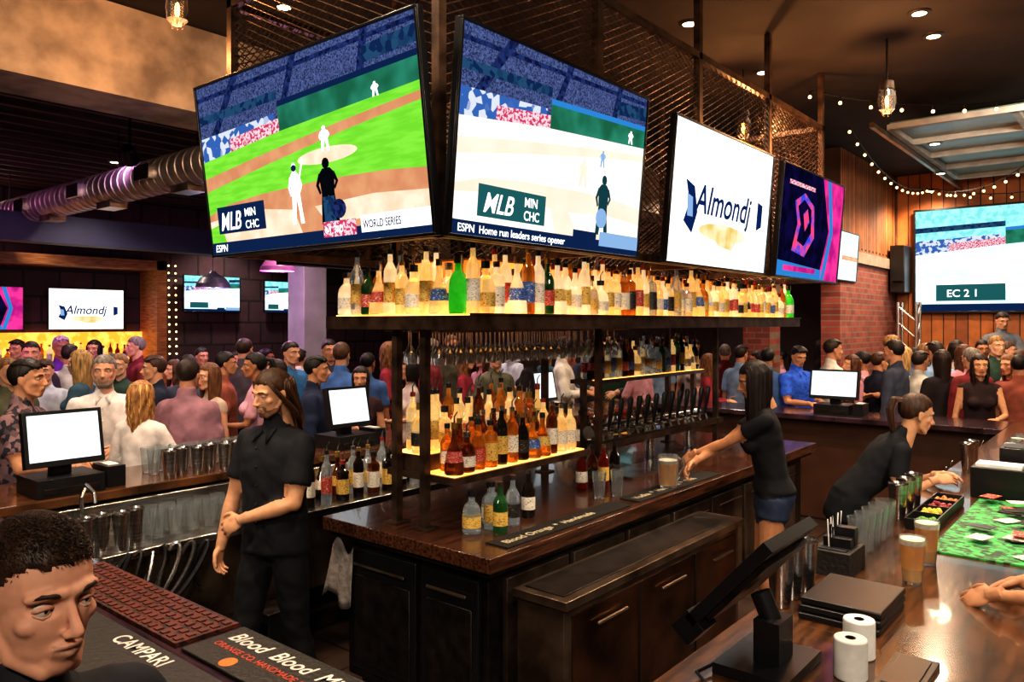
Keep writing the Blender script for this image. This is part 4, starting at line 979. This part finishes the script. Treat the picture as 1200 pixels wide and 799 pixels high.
spec = [('man', 'm', '#3a4052', '#c9906e', '#20140f', 'short'), ('man', 'm', '#c4ccd6', '#d8a284', '#5a3c26', 'short'), ('woman', 'f', '#231c20', '#d09a78', '#2a1810', 'long'), ('woman', 'f', '#8f2c3a', '#d8a284', '#8f6038', 'long_wavy'),
        ('man', 'm', '#94503f', '#b48060', '#17100d', 'short'), ('woman', 'f', '#cdbcb4', '#c99274', '#1a100d', 'bob'), ('man', 'm', '#20263a', '#d09a78', '#4a3020', 'short_top'), ('man', 'm', '#42649a', '#9a6a4c', '#120c0a', 'short'),
        ('woman', 'f', '#3a5a6a', '#d8a68a', '#c49a60', 'long'), ('man', 'm', '#e0dcd4', '#c08a68', '#2a1c14', 'short_top'), ('man', 'm', '#5a5c48', '#cf9a7a', '#8a6440', 'short'), ('woman', 'f', '#d8a0b0', '#a87452', '#140c0a', 'pony'),
        ('man', 'm', '#7a2a30', '#d8a284', '#8a8078', 'short'), ('woman', 'f', '#c88a9a', '#d09a78', '#5a3420', 'long_wavy'), ('man', 'm', '#8eb0d8', '#c08a68', '#2a1c14', 'short_top'), ('man', 'm', '#2c4438', '#d0a080', '#a07848', 'short')]
vari = [None]*len(spec)
crowd = [(1050, 8.4), (1072, 10.2), (1098, 8.9), (1122, 9.6), (1140, 8.2), (1185, 8.3), (1085, 9.5), (1198, 8.9), (1060, 9.2), (1168, 9.3), (1030, 8.9), (1130, 8.9), (1152, 9.7), (1012, 9.3), (1105, 8.3), (1078, 8.5), (1180, 10.0), (1118, 10.2), (1045, 9.9), (1095, 9.9), (1000, 8.9), (1195, 7.9),
         (915, 10.8), (962, 11.5), (975, 9.0), (890, 9.4), (900, 8.9), (868, 9.6),
         (480, 7.6), (505, 8.4), (545, 9.2), (580, 8.6), (620, 9.4), (660, 9.0), (690, 10.2), (735, 10.8), (770, 10.0), (815, 10.6), (850, 10.4), (455, 8.8), (528, 10.5), (600, 10.8), (640, 11.5), (715, 9.6), (795, 11.8), (565, 10.2), (670, 11.0), (750, 9.2), (830, 9.4),
         (8, 6.2), (52, 7.2), (95, 7.0), (140, 7.6), (182, 6.9), (205, 8.2), (262, 7.5), (300, 6.9), (325, 7.4), (350, 9.4), (385, 8.6), (430, 8.2), (20, 9.6), (110, 10), (160, 9.2), (235, 9.6), (275, 10.2), (130, 8.7), (80, 8.4), (220, 7.2), (310, 9.2)]
for i, (px, d) in enumerate(crowd):
    e = (px-600)/907*d; k = (i*7+i//16) % 16; q = spec[k]
    if vari[k] is None:
        vari[k] = o = person(q[0], 0, 0, (0, 1), 1.76 if q[1] == 'm' else 1.67, q[1], q[2], tone=q[3], hair=q[4], style=q[5], sleeve=.8 if k % 3 else 1.8, bv=.02, hv=.008,
                             lh=(-.12, .3, 1.12) if k % 2 else None, rh=(.14, .28, 1.15) if k % 3 == 0 else None)
    else:
        o = bpy.data.objects.new(q[0], vari[k].data); link(o)
    x, y = site(e, d); o.matrix_world = Matrix.Translation((x, y, 0))@Matrix.Rotation(random.uniform(0, 6.28), 4, 'Z')@Matrix.Scale(random.uniform(.94, 1.05)*(1 if q[1] == 'm' else .97), 4)

# ------------------------------------------------------------------ camera
cam = bpy.data.cameras.new('camera'); co = bpy.data.objects.new('camera', cam); link(co)
co.location = (0, 0, 2.0); co.rotation_euler = (math.pi/2, 0, math.atan2(.638, .771)-math.pi/2)
cam.lens = 27.2; cam.sensor_width = 36; cam.shift_y = -.0179; cam.clip_start = .05
sc.camera = co
